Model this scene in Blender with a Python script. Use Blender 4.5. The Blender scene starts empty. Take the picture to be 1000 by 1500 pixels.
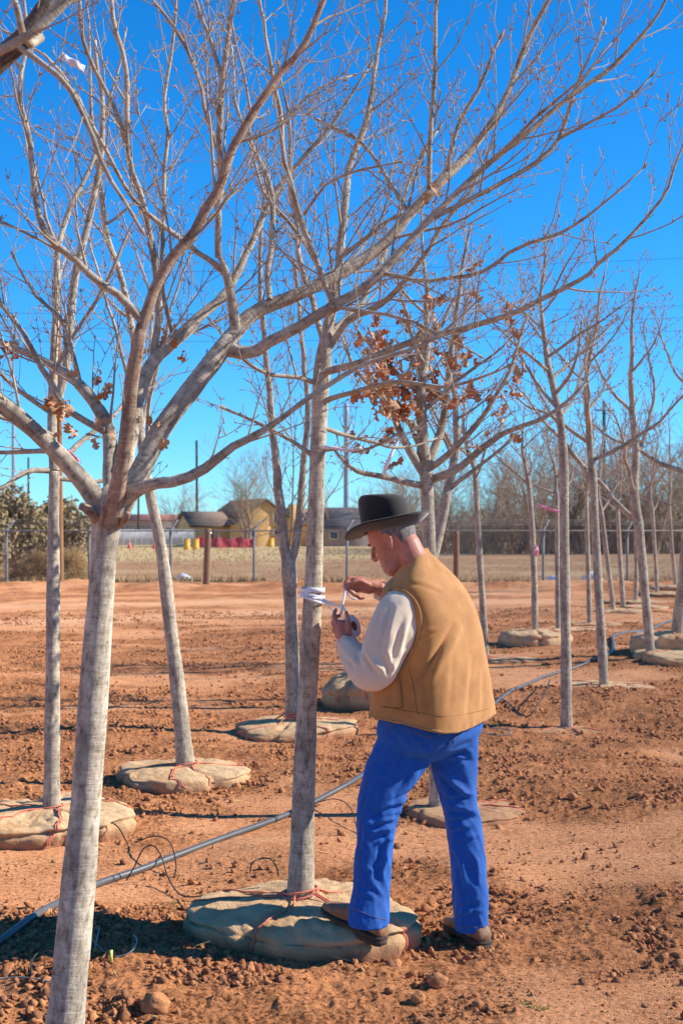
import bpy, bmesh, math, random
import numpy as np
from mathutils import Vector, Matrix, Quaternion

R = math.radians
scene = bpy.context.scene
col = scene.collection

# ------------------------------------------------------------------ camera, sky, sun, exposure
CAMZ, FPX, HY = 1.65, 2000.0, 778.0          # eye height, focal length and horizon row in photo pixels
cam_d = bpy.data.cameras.new("camera")
cam_d.sensor_fit = 'VERTICAL'
cam_d.sensor_height = 36.0
cam_d.sensor_width = 24.0
cam_d.lens = 36.0 * FPX / 1500.0
cam_d.shift_y = (HY - 750.0) / 1500.0
cam_d.clip_start = 0.05
cam_d.clip_end = 9000.0
cam = bpy.data.objects.new("camera", cam_d)
col.objects.link(cam)
cam.location = (0, 0, CAMZ)
cam.rotation_euler = (R(90), 0, 0)
cam_d.dof.use_dof = True
cam_d.dof.focus_distance = 5.5
cam_d.dof.aperture_fstop = 6.3
scene.camera = cam

SUN_EL, SUN_AZ = 33.0, 4.0                 # elevation; azimuth measured from +X towards -Y
sd = Vector((math.cos(R(SUN_AZ)) * math.cos(R(SUN_EL)), math.sin(R(SUN_AZ)) * math.cos(R(SUN_EL)), math.sin(R(SUN_EL))))
world = bpy.data.worlds.new("World")
scene.world = world
world.use_nodes = True
wn = world.node_tree
wn.nodes.clear()
w_out = wn.nodes.new("ShaderNodeOutputWorld")
w_bg = wn.nodes.new("ShaderNodeBackground")
w_sky = wn.nodes.new("ShaderNodeTexSky")
w_sky.sky_type = 'NISHITA'
w_sky.sun_disc = False
w_sky.sun_elevation = R(SUN_EL)
w_sky.sun_rotation = math.atan2(sd.x, sd.y)
w_sky.altitude = 1000
w_sky.air_density = 1.0
w_sky.dust_density = 0.0
w_sky.ozone_density = 2.5
w_hs = wn.nodes.new("ShaderNodeHueSaturation")
w_hs.inputs["Saturation"].default_value = 1.12
w_tint = wn.nodes.new("ShaderNodeMix")
w_tint.data_type = 'RGBA'; w_tint.blend_type = 'MULTIPLY'
w_tint.inputs[0].default_value = 1.0
w_tint.inputs[7].default_value = (0.43, 0.79, 1.14, 1)      # the photograph's deep, polarised blue
w_bg.inputs["Strength"].default_value = 0.082
wn.links.new(w_sky.outputs[0], w_tint.inputs[6])
wn.links.new(w_tint.outputs[2], w_hs.inputs["Color"])
wn.links.new(w_hs.outputs[0], w_bg.inputs[0])
wn.links.new(w_bg.outputs[0], w_out.inputs[0])

sun_d = bpy.data.lights.new("sun", 'SUN')
sun_d.energy = 5.0
sun_d.angle = R(0.53)
sun_d.color = (1.0, 0.93, 0.82)
sun = bpy.data.objects.new("sun", sun_d)
col.objects.link(sun)
sun.location = (30, -8, 30)
sun.rotation_euler = sd.to_track_quat('Z', 'Y').to_euler()

scene.view_settings.view_transform = 'Standard'
scene.view_settings.look = 'None'
scene.view_settings.exposure = 1.2
scene.view_settings.gamma = 1.0
scene.view_settings.use_curve_mapping = False
scene.cycles.max_bounces = 6
scene.cycles.transparent_max_bounces = 6

# ------------------------------------------------------------------ helpers
def at(px, py, Y):
    """world point that stands at photo pixel (px,py) when it is Y metres away"""
    return Vector(((px - 500.0) / FPX * Y, Y, CAMZ - (py - HY) / FPX * Y))

def lin(r, g, b):
    f = lambda c: (c / 255.0 / 12.92) if c <= 10 else ((c / 255.0 + 0.055) / 1.055) ** 2.4
    return (f(r), f(g), f(b), 1.0)

def _hash(ix, iy, seed):
    h = (ix.astype(np.int64) * 374761393 + iy.astype(np.int64) * 668265263 + seed * 974711) & 0xffffffff
    h = ((h ^ (h >> 13)) * 1274126177) & 0xffffffff
    h = (h ^ (h >> 16)) & 0xffffffff
    return h / 4294967295.0

def vnoise(x, y, seed=0):
    x = np.asarray(x, float); y = np.asarray(y, float)
    ix = np.floor(x); iy = np.floor(y)
    fx = x - ix; fy = y - iy
    fx = fx * fx * fx * (fx * (fx * 6 - 15) + 10); fy = fy * fy * fy * (fy * (fy * 6 - 15) + 10)
    a = _hash(ix, iy, seed); b = _hash(ix + 1, iy, seed)
    c = _hash(ix, iy + 1, seed); d = _hash(ix + 1, iy + 1, seed)
    return (a * (1 - fx) + b * fx) * (1 - fy) + (c * (1 - fx) + d * fx) * fy

def fbm(x, y, seed=0, octv=4):
    s = 0; a = 0.5; t = 0
    for o in range(octv):
        s = s + a * vnoise(x, y, seed + o * 17); t += a
        ca, sa = 0.8 * 2.03, 0.6 * 2.03
        x, y = ca * x - sa * y, sa * x + ca * y
        a *= 0.5
    return s / t

def sstep(a, b, x):
    t = np.clip((x - a) / (b - a), 0, 1)
    return t * t * (3 - 2 * t)

def xp(a, b):
    """row-wise cross product"""
    a = np.asarray(a); b = np.broadcast_to(np.asarray(b, float), a.shape)
    return np.stack([a[..., 1] * b[..., 2] - a[..., 2] * b[..., 1], a[..., 2] * b[..., 0] - a[..., 0] * b[..., 2], a[..., 0] * b[..., 1] - a[..., 1] * b[..., 0]], -1)

class Acc:
    """collects vertices and faces for one mesh"""
    def __init__(s):
        s.v = []; s.q = []; s.o = []; s.n = 0; s.bk = []
    def add(s, verts, faces, bk=None):
        verts = np.asarray(verts, float).reshape(-1, 3)
        k = s.n
        s.v.append(verts); s.n += len(verts)
        s.bk.append(bk if bk is not None else verts)
        if isinstance(faces, np.ndarray):
            s.q.append(faces + k)
        else:
            for f in faces:
                s.o.append(tuple(int(i) + k for i in f))
    def verts(s):
        return np.vstack(s.v) if s.v else np.zeros((0, 3))
    def mesh(s, name, V):
        Q = np.vstack(s.q) if s.q else np.zeros((0, 4), int)
        oi = [i for f in s.o for i in f]; ol = [len(f) for f in s.o]
        loops = np.concatenate([Q.ravel(), np.array(oi, int)]).astype(np.int32)
        tot = np.concatenate([np.full(len(Q), 4), np.array(ol, int)]).astype(np.int32)
        st = np.concatenate([[0], np.cumsum(tot)[:-1]]).astype(np.int32)
        me = bpy.data.meshes.new(name)
        me.vertices.add(len(V)); me.vertices.foreach_set("co", V.astype(np.float32).ravel())
        me.loops.add(len(loops)); me.loops.foreach_set("vertex_index", loops)
        me.polygons.add(len(tot)); me.polygons.foreach_set("loop_start", st); me.polygons.foreach_set("loop_total", tot)
        return me

ORG = {}
def mk(name, acc, mat, parent=None, org=None, smooth=True, bark=False):
    """links the collected shape as ONE mesh object; world coordinates in, local out"""
    if isinstance(acc, tuple):
        a = Acc(); a.add(*acc); acc = a
    o3 = np.array(ORG[parent] if parent is not None else (org if org is not None else (0, 0, 0)), float)
    me = acc.mesh(name, acc.verts() - o3)
    if smooth:
        me.polygons.foreach_set("use_smooth", np.ones(len(me.polygons), bool))
    if bark:
        at_ = me.attributes.new("bark", 'FLOAT_VECTOR', 'POINT')
        at_.data.foreach_set("vector", np.vstack(acc.bk).astype(np.float32).ravel())
    me.update(calc_edges=True)
    for m in (mat if isinstance(mat, (list, tuple)) else [mat]):
        me.materials.append(m)
    ob = bpy.data.objects.new(name, me)
    col.objects.link(ob)
    if parent is not None:
        ob.parent = parent
        ORG[ob] = ORG[parent]
    else:
        ob.location = tuple(o3)
        ORG[ob] = tuple(o3)
    return ob

def thing(name, loc, label, cat, group=None):
    o = bpy.data.objects.new(name, None)
    col.objects.link(o)
    o.location = loc
    o.empty_display_size = 0.1
    ORG[o] = tuple(loc)
    return tag(o, label, cat, group)

def tag(o, label=None, cat=None, group=None, kind=None):
    if label: o["label"] = label
    if cat: o["category"] = cat
    if group: o["group"] = group
    if kind: o["kind"] = kind
    return o

def cr(pts, n):
    """Catmull-Rom resample of rows (any width) to n rows"""
    P = np.asarray([tuple(p) for p in pts], float) if not isinstance(pts, np.ndarray) else pts
    m = len(P)
    if m == 2:
        t = np.linspace(0, 1, n)[:, None]
        return P[0] * (1 - t) + P[1] * t
    Q = np.vstack([2 * P[0] - P[1], P, 2 * P[-1] - P[-2]])
    d = np.linalg.norm(np.diff(P[:, :3], axis=0), axis=1) + 1e-6
    cum = np.concatenate([[0], np.cumsum(d)])
    s = np.linspace(0, cum[-1], n)
    i = np.clip(np.searchsorted(cum, s, side='right') - 1, 0, m - 2)
    t = ((s - cum[i]) / d[i])[:, None]
    p0, p1, p2, p3 = Q[i], Q[i + 1], Q[i + 2], Q[i + 3]
    return 0.5 * (2 * p1 + (p2 - p0) * t + (2 * p0 - 5 * p1 + 4 * p2 - p3) * t * t + (3 * p1 - p0 - 3 * p2 + p3) * t ** 3)

_FC = {}
def grid_q(nr, nc, wrap=True):
    key = (nr, nc, wrap)
    if key not in _FC:
        i = np.arange(nr - 1)[:, None]; j = np.arange(nc if wrap else nc - 1)[None]
        k = (j + 1) % nc
        _FC[key] = np.stack([i * nc + j, i * nc + k, (i + 1) * nc + k, (i + 1) * nc + j], -1).reshape(-1, 4)
    return _FC[key]

_ANG = {}
def tube(acc, pts, rad, n=6, tip=True, capstart=False, wob=0.0, rng=None, squash=1.0):
    P = np.array([tuple(p) for p in pts], float) if not isinstance(pts, np.ndarray) else pts
    m = len(P)
    rad = np.asarray(rad, float)
    if rad.ndim == 0: rad = np.full(m, float(rad))
    T = np.empty_like(P)
    T[1:-1] = P[2:] - P[:-2]; T[0] = P[1] - P[0]; T[-1] = P[-1] - P[-2]
    T /= (np.sqrt((T * T).sum(1))[:, None] + 1e-9)
    if n not in _ANG:
        ang = np.arange(n) * (2 * math.pi / n); _ANG[n] = (np.cos(ang), np.sin(ang))
    ca, sa = _ANG[n]
    if n <= 5:
        k = int(np.argmin(np.abs(T).max(0)))
        ref = np.zeros(3); ref[k] = 1.0
        U = xp(T, ref); U /= np.sqrt((U * U).sum(1))[:, None] + 1e-9
        W = xp(T, U)
    else:
        U = np.empty_like(P); W = np.empty_like(P)
        ref = np.array([0, 0, 1.0]) if abs(T[0, 2]) < 0.9 else np.array([1.0, 0, 0])
        u = xp(T[0], ref)
        for i in range(m):
            u = u - T[i] * u.dot(T[i]); u = u / (math.sqrt(u.dot(u)) + 1e-9)
            U[i] = u
        W = xp(T, U)
    rr = np.broadcast_to(rad[:, None], (m, n))
    if wob and rng is not None:
        rr = rr * (1 + wob * (np.random.RandomState(rng.randrange(1 << 30)).rand(m, n) - 0.5))
    V = P[:, None, :] + (ca * rr)[:, :, None] * U[:, None, :] + (sa * rr * squash)[:, :, None] * W[:, None, :]
    ln = np.concatenate([[0], np.cumsum(np.sqrt(((P[1:] - P[:-1]) ** 2).sum(1)))])
    B = np.empty((m, n, 3))
    B[:, :, 0] = ca * rad[:, None]; B[:, :, 1] = sa * rad[:, None]; B[:, :, 2] = ln[:, None]
    k = acc.n
    acc.add(V.reshape(-1, 3), grid_q(m, n), B.reshape(-1, 3))
    if tip and (rad[-1] > 0.003 or n > 5):
        acc.o.append(tuple(range(k + (m - 1) * n, k + m * n)))
    if capstart:
        acc.o.append(tuple(reversed(range(k, k + n))))

def box(acc, c, s, rz=0.0, bev=0.0):
    x, y, z = (d / 2 for d in s)
    V = np.array([(-x, -y, -z), (x, -y, -z), (x, y, -z), (-x, y, -z), (-x, -y, z), (x, -y, z), (x, y, z), (-x, y, z)])
    ca, sa = math.cos(rz), math.sin(rz)
    V = np.column_stack([V[:, 0] * ca - V[:, 1] * sa, V[:, 0] * sa + V[:, 1] * ca, V[:, 2]]) + np.array(c)
    acc.add(V, [(0, 3, 2, 1), (4, 5, 6, 7), (0, 1, 5, 4), (1, 2, 6, 5), (2, 3, 7, 6), (3, 0, 4, 7)])

def grid_faces(nr, nc, wrap=True, flip=False):
    F = []
    for i in range(nr - 1):
        for j in range(nc if wrap else nc - 1):
            k = (j + 1) % nc
            q = (i * nc + j, i * nc + k, (i + 1) * nc + k, (i + 1) * nc + j)
            F.append(q[::-1] if flip else q)
    return F

# ------------------------------------------------------------------ materials
def newmat(name):
    m = bpy.data.materials.new(name)
    m.use_nodes = True
    nt = m.node_tree
    p = nt.nodes["Principled BSDF"]
    if "Diffuse Roughness" in p.inputs: p.inputs["Diffuse Roughness"].default_value = 1.0
    return m, nt, p

def nn(nt, t, **kw):
    n = nt.nodes.new(t)
    for k, v in kw.items():
        if k in n.inputs: n.inputs[k].default_value = v
        else: setattr(n, k, v)
    return n

def ramp(nt, src, stops):
    r = nt.nodes.new("ShaderNodeValToRGB")
    el = r.color_ramp.elements
    while len(el) < len(stops): el.new(0.5)
    for e, (p, c) in zip(el, stops):
        e.position = p; e.color = c
    nt.links.new(src, r.inputs[0])
    return r

def simple(name, c1, c2=None, scale=8.0, rough=0.8, bump=0.0, bscale=None, detail=6.0, metallic=0.0, stretch=(1, 1, 1), attr=None, spec=0.3, sheen=0.0, bdist=0.01):
    m, nt, p = newmat(name)
    p.inputs["Roughness"].default_value = rough
    p.inputs["Metallic"].default_value = metallic
    p.inputs["Specular IOR Level"].default_value = spec
    if sheen:
        p.inputs["Sheen Weight"].default_value = sheen
    if attr:
        tc = nn(nt, "ShaderNodeAttribute", attribute_name=attr); src = tc.outputs["Vector"]
    else:
        tc = nn(nt, "ShaderNodeTexCoord"); src = tc.outputs["Object"]
    mp = nn(nt, "ShaderNodeMapping"); mp.inputs["Scale"].default_value = stretch
    nt.links.new(src, mp.inputs[0])
    nz = nn(nt, "ShaderNodeTexNoise", Scale=scale, Detail=detail, Roughness=0.62)
    nt.links.new(mp.outputs[0], nz.inputs["Vector"])
    if c2 is None:
        c2 = tuple(c * 0.8 for c in c1[:3]) + (1,)
    rp = ramp(nt, nz.outputs["Fac"], [(0.32, c1), (0.68, c2)])
    nt.links.new(rp.outputs[0], p.inputs["Base Color"])
    if bump:
        nb = nn(nt, "ShaderNodeTexNoise", Scale=bscale or scale * 4, Detail=5.0)
        nt.links.new(mp.outputs[0], nb.inputs["Vector"])
        b = nn(nt, "ShaderNodeBump", Strength=bump, Distance=bdist)
        nt.links.new(nb.outputs["Fac"], b.inputs["Height"])
        nt.links.new(b.outputs[0], p.inputs["Normal"])
    return m

def bark_mat(name, base, dark, pale, ring=1.0, rough=0.85):
    """bark: fine ridges across the limb, lenticel lines, blotches"""
    m, nt, p = newmat(name)
    p.inputs["Roughness"].default_value = rough
    p.inputs["Specular IOR Level"].default_value = 0.25
    a = nn(nt, "ShaderNodeAttribute", attribute_name="bark")
    m1 = nn(nt, "ShaderNodeMapping"); m1.inputs["Scale"].default_value = (14, 14, 130)
    m2 = nn(nt, "ShaderNodeMapping"); m2.inputs["Scale"].default_value = (55, 55, 26)
    m3 = nn(nt, "ShaderNodeMapping"); m3.inputs["Scale"].default_value = (9, 9, 4)
    n1 = nn(nt, "ShaderNodeTexNoise", Scale=1.0, Detail=5.0, Roughness=0.65)
    n2 = nn(nt, "ShaderNodeTexNoise", Scale=1.0, Detail=6.0, Roughness=0.7)
    n3 = nn(nt, "ShaderNodeTexNoise", Scale=1.0, Detail=4.0)
    for mm, n_ in ((m1, n1), (m2, n2), (m3, n3)):
        nt.links.new(a.outputs["Vector"], mm.inputs[0]); nt.links.new(mm.outputs[0], n_.inputs["Vector"])
    r1 = ramp(nt, n1.outputs["Fac"], [(0.34, dark), (0.47, base), (0.64, pale)])
    r2 = ramp(nt, n2.outputs["Fac"], [(0.36, dark), (0.46, base), (0.60, pale)])
    mx = nn(nt, "ShaderNodeMix", data_type='RGBA'); mx.inputs[0].default_value = 0.66
    nt.links.new(r1.outputs[0], mx.inputs[6]); nt.links.new(r2.outputs[0], mx.inputs[7])
    r3 = ramp(nt, n3.outputs["Fac"], [(0.35, (0.62, 0.60, 0.58, 1)), (0.62, (1.08, 1.06, 1.02, 1))])
    mu = nn(nt, "ShaderNodeMix", data_type='RGBA', blend_type='MULTIPLY'); mu.inputs[0].default_value = 1.0
    nt.links.new(mx.outputs[2], mu.inputs[6]); nt.links.new(r3.outputs[0], mu.inputs[7])
    m4 = nn(nt, "ShaderNodeMapping"); m4.inputs["Scale"].default_value = (7, 7, 34)
    n4 = nn(nt, "ShaderNodeTexNoise", Scale=1.0, Detail=3.0, Roughness=0.6)
    nt.links.new(a.outputs["Vector"], m4.inputs[0]); nt.links.new(m4.outputs[0], n4.inputs["Vector"])
    r4 = ramp(nt, n4.outputs["Fac"], [(0.285, (0.35, 0.30, 0.27, 1)), (0.345, (1, 1, 1, 1))])
    mu4 = nn(nt, "ShaderNodeMix", data_type='RGBA', blend_type='MULTIPLY'); mu4.inputs[0].default_value = 1.0
    nt.links.new(mu.outputs[2], mu4.inputs[6]); nt.links.new(r4.outputs[0], mu4.inputs[7])
    mu = mu4
    nt.links.new(mu.outputs[2], p.inputs["Base Color"])
    ad = nn(nt, "ShaderNodeMath", operation='ADD')
    nt.links.new(n1.outputs["Fac"], ad.inputs[0]); nt.links.new(n2.outputs["Fac"], ad.inputs[1])
    b = nn(nt, "ShaderNodeBump", Strength=0.8, Distance=0.0045)
    nt.links.new(ad.outputs[0], b.inputs["Height"]); nt.links.new(b.outputs[0], p.inputs["Normal"])
    return m

MT = {}
MT["bark"] = bark_mat("bark_grey_tan", (0.48, 0.405, 0.305, 1), (0.19, 0.15, 0.11, 1), (0.70, 0.635, 0.515, 1))
MT["bark_red"] = bark_mat("bark_reddish", (0.42, 0.27, 0.18, 1), (0.17, 0.09, 0.06, 1), (0.58, 0.45, 0.33, 1))
MT["bark_grey"] = bark_mat("bark_grey", (0.42, 0.355, 0.27, 1), (0.16, 0.125, 0.092, 1), (0.62, 0.56, 0.455, 1))
MT["bark_dark"] = bark_mat("bark_dark", (0.13, 0.095, 0.075, 1), (0.05, 0.035, 0.028, 1), (0.26, 0.21, 0.17, 1))
MT["twig"] = simple("twig_bark", (0.50, 0.43, 0.335, 1), (0.29, 0.23, 0.17, 1), 6, 0.75)
MT["twig_dark"] = simple("twig_bark_dark", (0.27, 0.20, 0.155, 1), (0.16, 0.11, 0.085, 1), 6, 0.8)
MT["far_twig"] = simple("far_twig_bark", (0.40, 0.295, 0.20, 1), (0.28, 0.20, 0.135, 1), 2, 0.9)
MT["leaf"] = simple("dry_leaf", (0.60, 0.25, 0.10, 1), (0.40, 0.14, 0.055, 1), 14, 0.6, 0.3)
MT["leaf_pale"] = simple("dry_leaf_pale", (0.66, 0.42, 0.24, 1), (0.50, 0.27, 0.13, 1), 14, 0.65, 0.3)
MT["twine"] = simple("orange_twine", (0.72, 0.24, 0.15, 1), (0.55, 0.15, 0.09, 1), 60, 0.7)
MT["hose"] = simple("grey_black_hose", (0.115, 0.112, 0.11, 1), (0.07, 0.068, 0.066, 1), 3, 0.45, 0.1, 30, spec=0.5)
MT["drip"] = simple("black_drip_tube", (0.025, 0.024, 0.024, 1), (0.04, 0.035, 0.03, 1), 8, 0.5)
MT["wire_grey"] = simple("grey_wire", (0.30, 0.31, 0.33, 1), (0.2, 0.2, 0.21, 1), 8, 0.5)
MT["galv"] = simple("galvanised_steel", (0.27, 0.265, 0.255, 1), (0.20, 0.195, 0.19, 1), 5, 0.6)
MT["wood_post"] = simple("weathered_post_wood", (0.33, 0.20, 0.12, 1), (0.20, 0.115, 0.07, 1), 5, 0.9, 0.3, stretch=(8, 8, 1))
MT["pole_wood"] = simple("pole_wood", (0.42, 0.22, 0.10, 1), (0.28, 0.14, 0.065, 1), 2, 0.9, stretch=(6, 6, 0.6))
MT["pole_dark"] = simple("dark_pole_wood", (0.06, 0.05, 0.045, 1), (0.04, 0.033, 0.03, 1), 2, 0.9)
MT["tape"] = simple("white_tape", (0.80, 0.81, 0.84, 1), (0.74, 0.75, 0.80, 1), 10, 0.45)
MT["ribbon_pink"] = simple("pink_ribbon", (0.85, 0.22, 0.30, 1), (0.80, 0.42, 0.46, 1), 10, 0.5)
MT["ribbon_white"] = simple("pale_pink_ribbon", (0.82, 0.70, 0.72, 1), (0.82, 0.80, 0.80, 1), 10, 0.5)
MT["straw"] = simple("dry_straw", (0.62, 0.45, 0.22, 1), (0.48, 0.32, 0.14, 1), 6, 0.85)
MT["weed"] = simple("dead_weed", (0.36, 0.22, 0.10, 1), (0.24, 0.14, 0.065, 1), 3, 0.9)
MT["bush"] = simple("olive_bush_leaf", (0.32, 0.25, 0.13, 1), (0.42, 0.30, 0.17, 1), 1.2, 0.9)
MT["green"] = simple("green_weed", (0.22, 0.34, 0.05, 1), (0.30, 0.38, 0.07, 1), 20, 0.7)
MT["tag_green"] = simple("yellow_green_tag", (0.55, 0.62, 0.16, 1), (0.45, 0.55, 0.12, 1), 20, 0.5)

def burlap_mat():
    m, nt, p = newmat("burlap")
    p.inputs["Roughness"].default_value = 0.95
    p.inputs["Specular IOR Level"].default_value = 0.1
    tc = nn(nt, "ShaderNodeTexCoord")
    n1 = nn(nt, "ShaderNodeTexNoise", Scale=5.0, Detail=8.0, Roughness=0.65)
    nt.links.new(tc.outputs["Object"], n1.inputs["Vector"])
    r1 = ramp(nt, n1.outputs["Fac"], [(0.30, (0.42, 0.22, 0.10, 1)), (0.46, (0.60, 0.39, 0.205, 1)), (0.70, (0.70, 0.50, 0.295, 1))])
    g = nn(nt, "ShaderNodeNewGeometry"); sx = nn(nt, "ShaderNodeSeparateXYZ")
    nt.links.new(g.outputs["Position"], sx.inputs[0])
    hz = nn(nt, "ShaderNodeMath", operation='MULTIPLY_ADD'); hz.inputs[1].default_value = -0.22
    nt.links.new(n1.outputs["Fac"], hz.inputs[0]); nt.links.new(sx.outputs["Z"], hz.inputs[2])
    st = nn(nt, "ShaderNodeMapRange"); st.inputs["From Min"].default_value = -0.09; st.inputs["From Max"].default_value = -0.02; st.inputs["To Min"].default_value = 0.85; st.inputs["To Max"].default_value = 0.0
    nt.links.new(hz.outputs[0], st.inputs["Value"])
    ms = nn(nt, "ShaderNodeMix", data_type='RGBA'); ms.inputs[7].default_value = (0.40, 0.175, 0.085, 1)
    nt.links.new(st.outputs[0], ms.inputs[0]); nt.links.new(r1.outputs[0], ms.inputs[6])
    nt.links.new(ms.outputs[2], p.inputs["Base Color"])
    m2 = nn(nt, "ShaderNodeMapping"); m2.inputs["Scale"].default_value = (260, 260, 260)
    nt.links.new(tc.outputs["Object"], m2.inputs[0])
    n2 = nn(nt, "ShaderNodeTexNoise", Scale=1.0, Detail=2.0)
    nt.links.new(m2.outputs[0], n2.inputs["Vector"])
    n3 = nn(nt, "ShaderNodeTexNoise", Scale=28.0, Detail=5.0)
    nt.links.new(tc.outputs["Object"], n3.inputs["Vector"])
    ad = nn(nt, "ShaderNodeMath", operation='MULTIPLY_ADD'); ad.inputs[1].default_value = 2.0
    nt.links.new(n3.outputs["Fac"], ad.inputs[0]); nt.links.new(n2.outputs["Fac"], ad.inputs[2])
    b = nn(nt, "ShaderNodeBump", Strength=0.8, Distance=0.010)
    nt.links.new(ad.outputs[0], b.inputs["Height"]); nt.links.new(b.outputs[0], p.inputs["Normal"])
    return m
MT["burlap"] = burlap_mat()

def soil_mat(name, ground=True):
    m, nt, p = newmat(name)
    p.inputs["Roughness"].default_value = 0.95
    p.inputs["Specular IOR Level"].default_value = 0.12
    g = nn(nt, "ShaderNodeNewGeometry")
    n1 = nn(nt, "ShaderNodeTexNoise", Scale=1.3, Detail=9.0, Roughness=0.68)
    n2 = nn(nt, "ShaderNodeTexNoise", Scale=34.0, Detail=6.0, Roughness=0.75)
    nt.links.new(g.outputs["Position"], n1.inputs["Vector"]); nt.links.new(g.outputs["Position"], n2.inputs["Vector"])
    sand, red, damp = (0.719, 0.343, 0.158, 1), (0.565, 0.239, 0.096, 1), (0.280, 0.109, 0.046, 1)
    r1 = ramp(nt, n1.outputs["Fac"], [(0.30, damp), (0.43, red), (0.62, sand)])
    r2 = ramp(nt, n2.outputs["Fac"], [(0.30, (0.50, 0.46, 0.42, 1)), (0.52, (1, 1, 1, 1)), (0.72, (1.18, 1.18, 1.18, 1))])
    mu = nn(nt, "ShaderNodeMix", data_type='RGBA', blend_type='MULTIPLY'); mu.inputs[0].default_value = 0.85
    n5 = nn(nt, "ShaderNodeTexNoise", Scale=48.0, Detail=5.0, Roughness=0.72)
    n6 = nn(nt, "ShaderNodeTexNoise", Scale=3.2, Detail=6.0, Roughness=0.7)
    nt.links.new(g.outputs["Position"], n5.inputs["Vector"]); nt.links.new(g.outputs["Position"], n6.inputs["Vector"])
    if ground:
        al = nn(nt, "ShaderNodeAttribute", attribute_name="loose")
        # loose crumbly soil is darker and redder than the crusted sandy patches
        mm = nn(nt, "ShaderNodeMix", data_type='RGBA')
        r0 = ramp(nt, n1.outputs["Fac"], [(0.32, (0.384, 0.156, 0.061, 1)), (0.6, (0.588, 0.253, 0.104, 1))])
        nt.links.new(al.outputs["Fac"], mm.inputs[0])
        rs = ramp(nt, n1.outputs["Fac"], [(0.28, (0.565, 0.249, 0.104, 1)), (0.5, (0.704, 0.331, 0.152, 1)), (0.7, (0.766, 0.392, 0.188, 1))])
        nt.links.new(rs.outputs[0], mm.inputs[6]); nt.links.new(r0.outputs[0], mm.inputs[7])
        nt.links.new(mm.outputs[2], mu.inputs[6]); nt.links.new(r2.outputs[0], mu.inputs[7])
        a6 = nn(nt, "ShaderNodeMath", operation='MULTIPLY_ADD'); a6.inputs[1].default_value = 0.42
        nt.links.new(n6.outputs["Fac"], a6.inputs[0]); nt.links.new(n5.outputs["Fac"], a6.inputs[2])
        sp = ramp(nt, a6.outputs[0], [(0.62, (0.26, 0.20, 0.17, 1)), (0.715, (1, 1, 1, 1))])
        lo = nn(nt, "ShaderNodeMapRange"); lo.inputs["To Min"].default_value = 0.5; lo.inputs["To Max"].default_value = 0.95
        nt.links.new(al.outputs["Fac"], lo.inputs["Value"])
        mu2 = nn(nt, "ShaderNodeMix", data_type='RGBA', blend_type='MULTIPLY')
        nt.links.new(lo.outputs[0], mu2.inputs[0]); nt.links.new(mu.outputs[2], mu2.inputs[6]); nt.links.new(sp.outputs[0], mu2.inputs[7])
        mu = mu2
        # the worn track, the tilled field behind the fence, the dry grass beyond
        def over(prev, attr, stops, sc, stretch):
            a = nn(nt, "ShaderNodeAttribute", attribute_name=attr)
            mp = nn(nt, "ShaderNodeMapping"); mp.inputs["Scale"].default_value = stretch
            nz = nn(nt, "ShaderNodeTexNoise", Scale=sc, Detail=8.0, Roughness=0.7)
            nt.links.new(g.outputs["Position"], mp.inputs[0]); nt.links.new(mp.outputs[0], nz.inputs["Vector"])
            rr = ramp(nt, nz.outputs["Fac"], stops)
            mx = nn(nt, "ShaderNodeMix", data_type='RGBA')
            nt.links.new(a.outputs["Fac"], mx.inputs[0]); nt.links.new(prev, mx.inputs[6]); nt.links.new(rr.outputs[0], mx.inputs[7])
            return mx.outputs[2]
        c = over(mu.outputs[2], "track", [(0.3, (0.640, 0.325, 0.164, 1)), (0.7, (0.780, 0.469, 0.258, 1))], 0.9, (0.3, 1, 1))
        c = over(c, "field", [(0.3, (0.27, 0.14, 0.066, 1)), (0.5, (0.35, 0.19, 0.094, 1)), (0.72, (0.43, 0.255, 0.135, 1))], 0.5, (0.25, 1, 1))
        c = over(c, "grass", [(0.3, (0.38, 0.255, 0.115, 1)), (0.5, (0.50, 0.36, 0.17, 1)), (0.7, (0.60, 0.455, 0.25, 1))], 0.3, (0.2, 1, 1))
        nt.links.new(c, p.inputs["Base Color"])
    else:
        rnd = ramp(nt, g.outputs["Random Per Island"], [(0.0, (0.34, 0.155, 0.085, 1)), (0.5, (0.460, 0.195, 0.084, 1)), (1.0, (0.640, 0.295, 0.129, 1))])
        nt.links.new(rnd.outputs[0], mu.inputs[6]); nt.links.new(r2.outputs[0], mu.inputs[7])
        nt.links.new(mu.outputs[2], p.inputs["Base Color"])
    n4 = nn(nt, "ShaderNodeTexNoise", Scale=95.0, Detail=6.0, Roughness=0.8)
    nt.links.new(g.outputs["Position"], n4.inputs["Vector"])
    b = nn(nt, "ShaderNodeBump", Strength=1.0, Distance=0.016)
    ah = nn(nt, "ShaderNodeMath", operation='MULTIPLY_ADD'); ah.inputs[1].default_value = 0.55
    nt.links.new(n4.outputs["Fac"], ah.inputs[0]); nt.links.new(n5.outputs["Fac"], ah.inputs[2])
    nt.links.new(ah.outputs[0], b.inputs["Height"]); nt.links.new(b.outputs[0], p.inputs["Normal"])
    return m
MT["soil"] = soil_mat("red_dirt")
MT["clod"] = soil_mat("red_clod", False)
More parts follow.
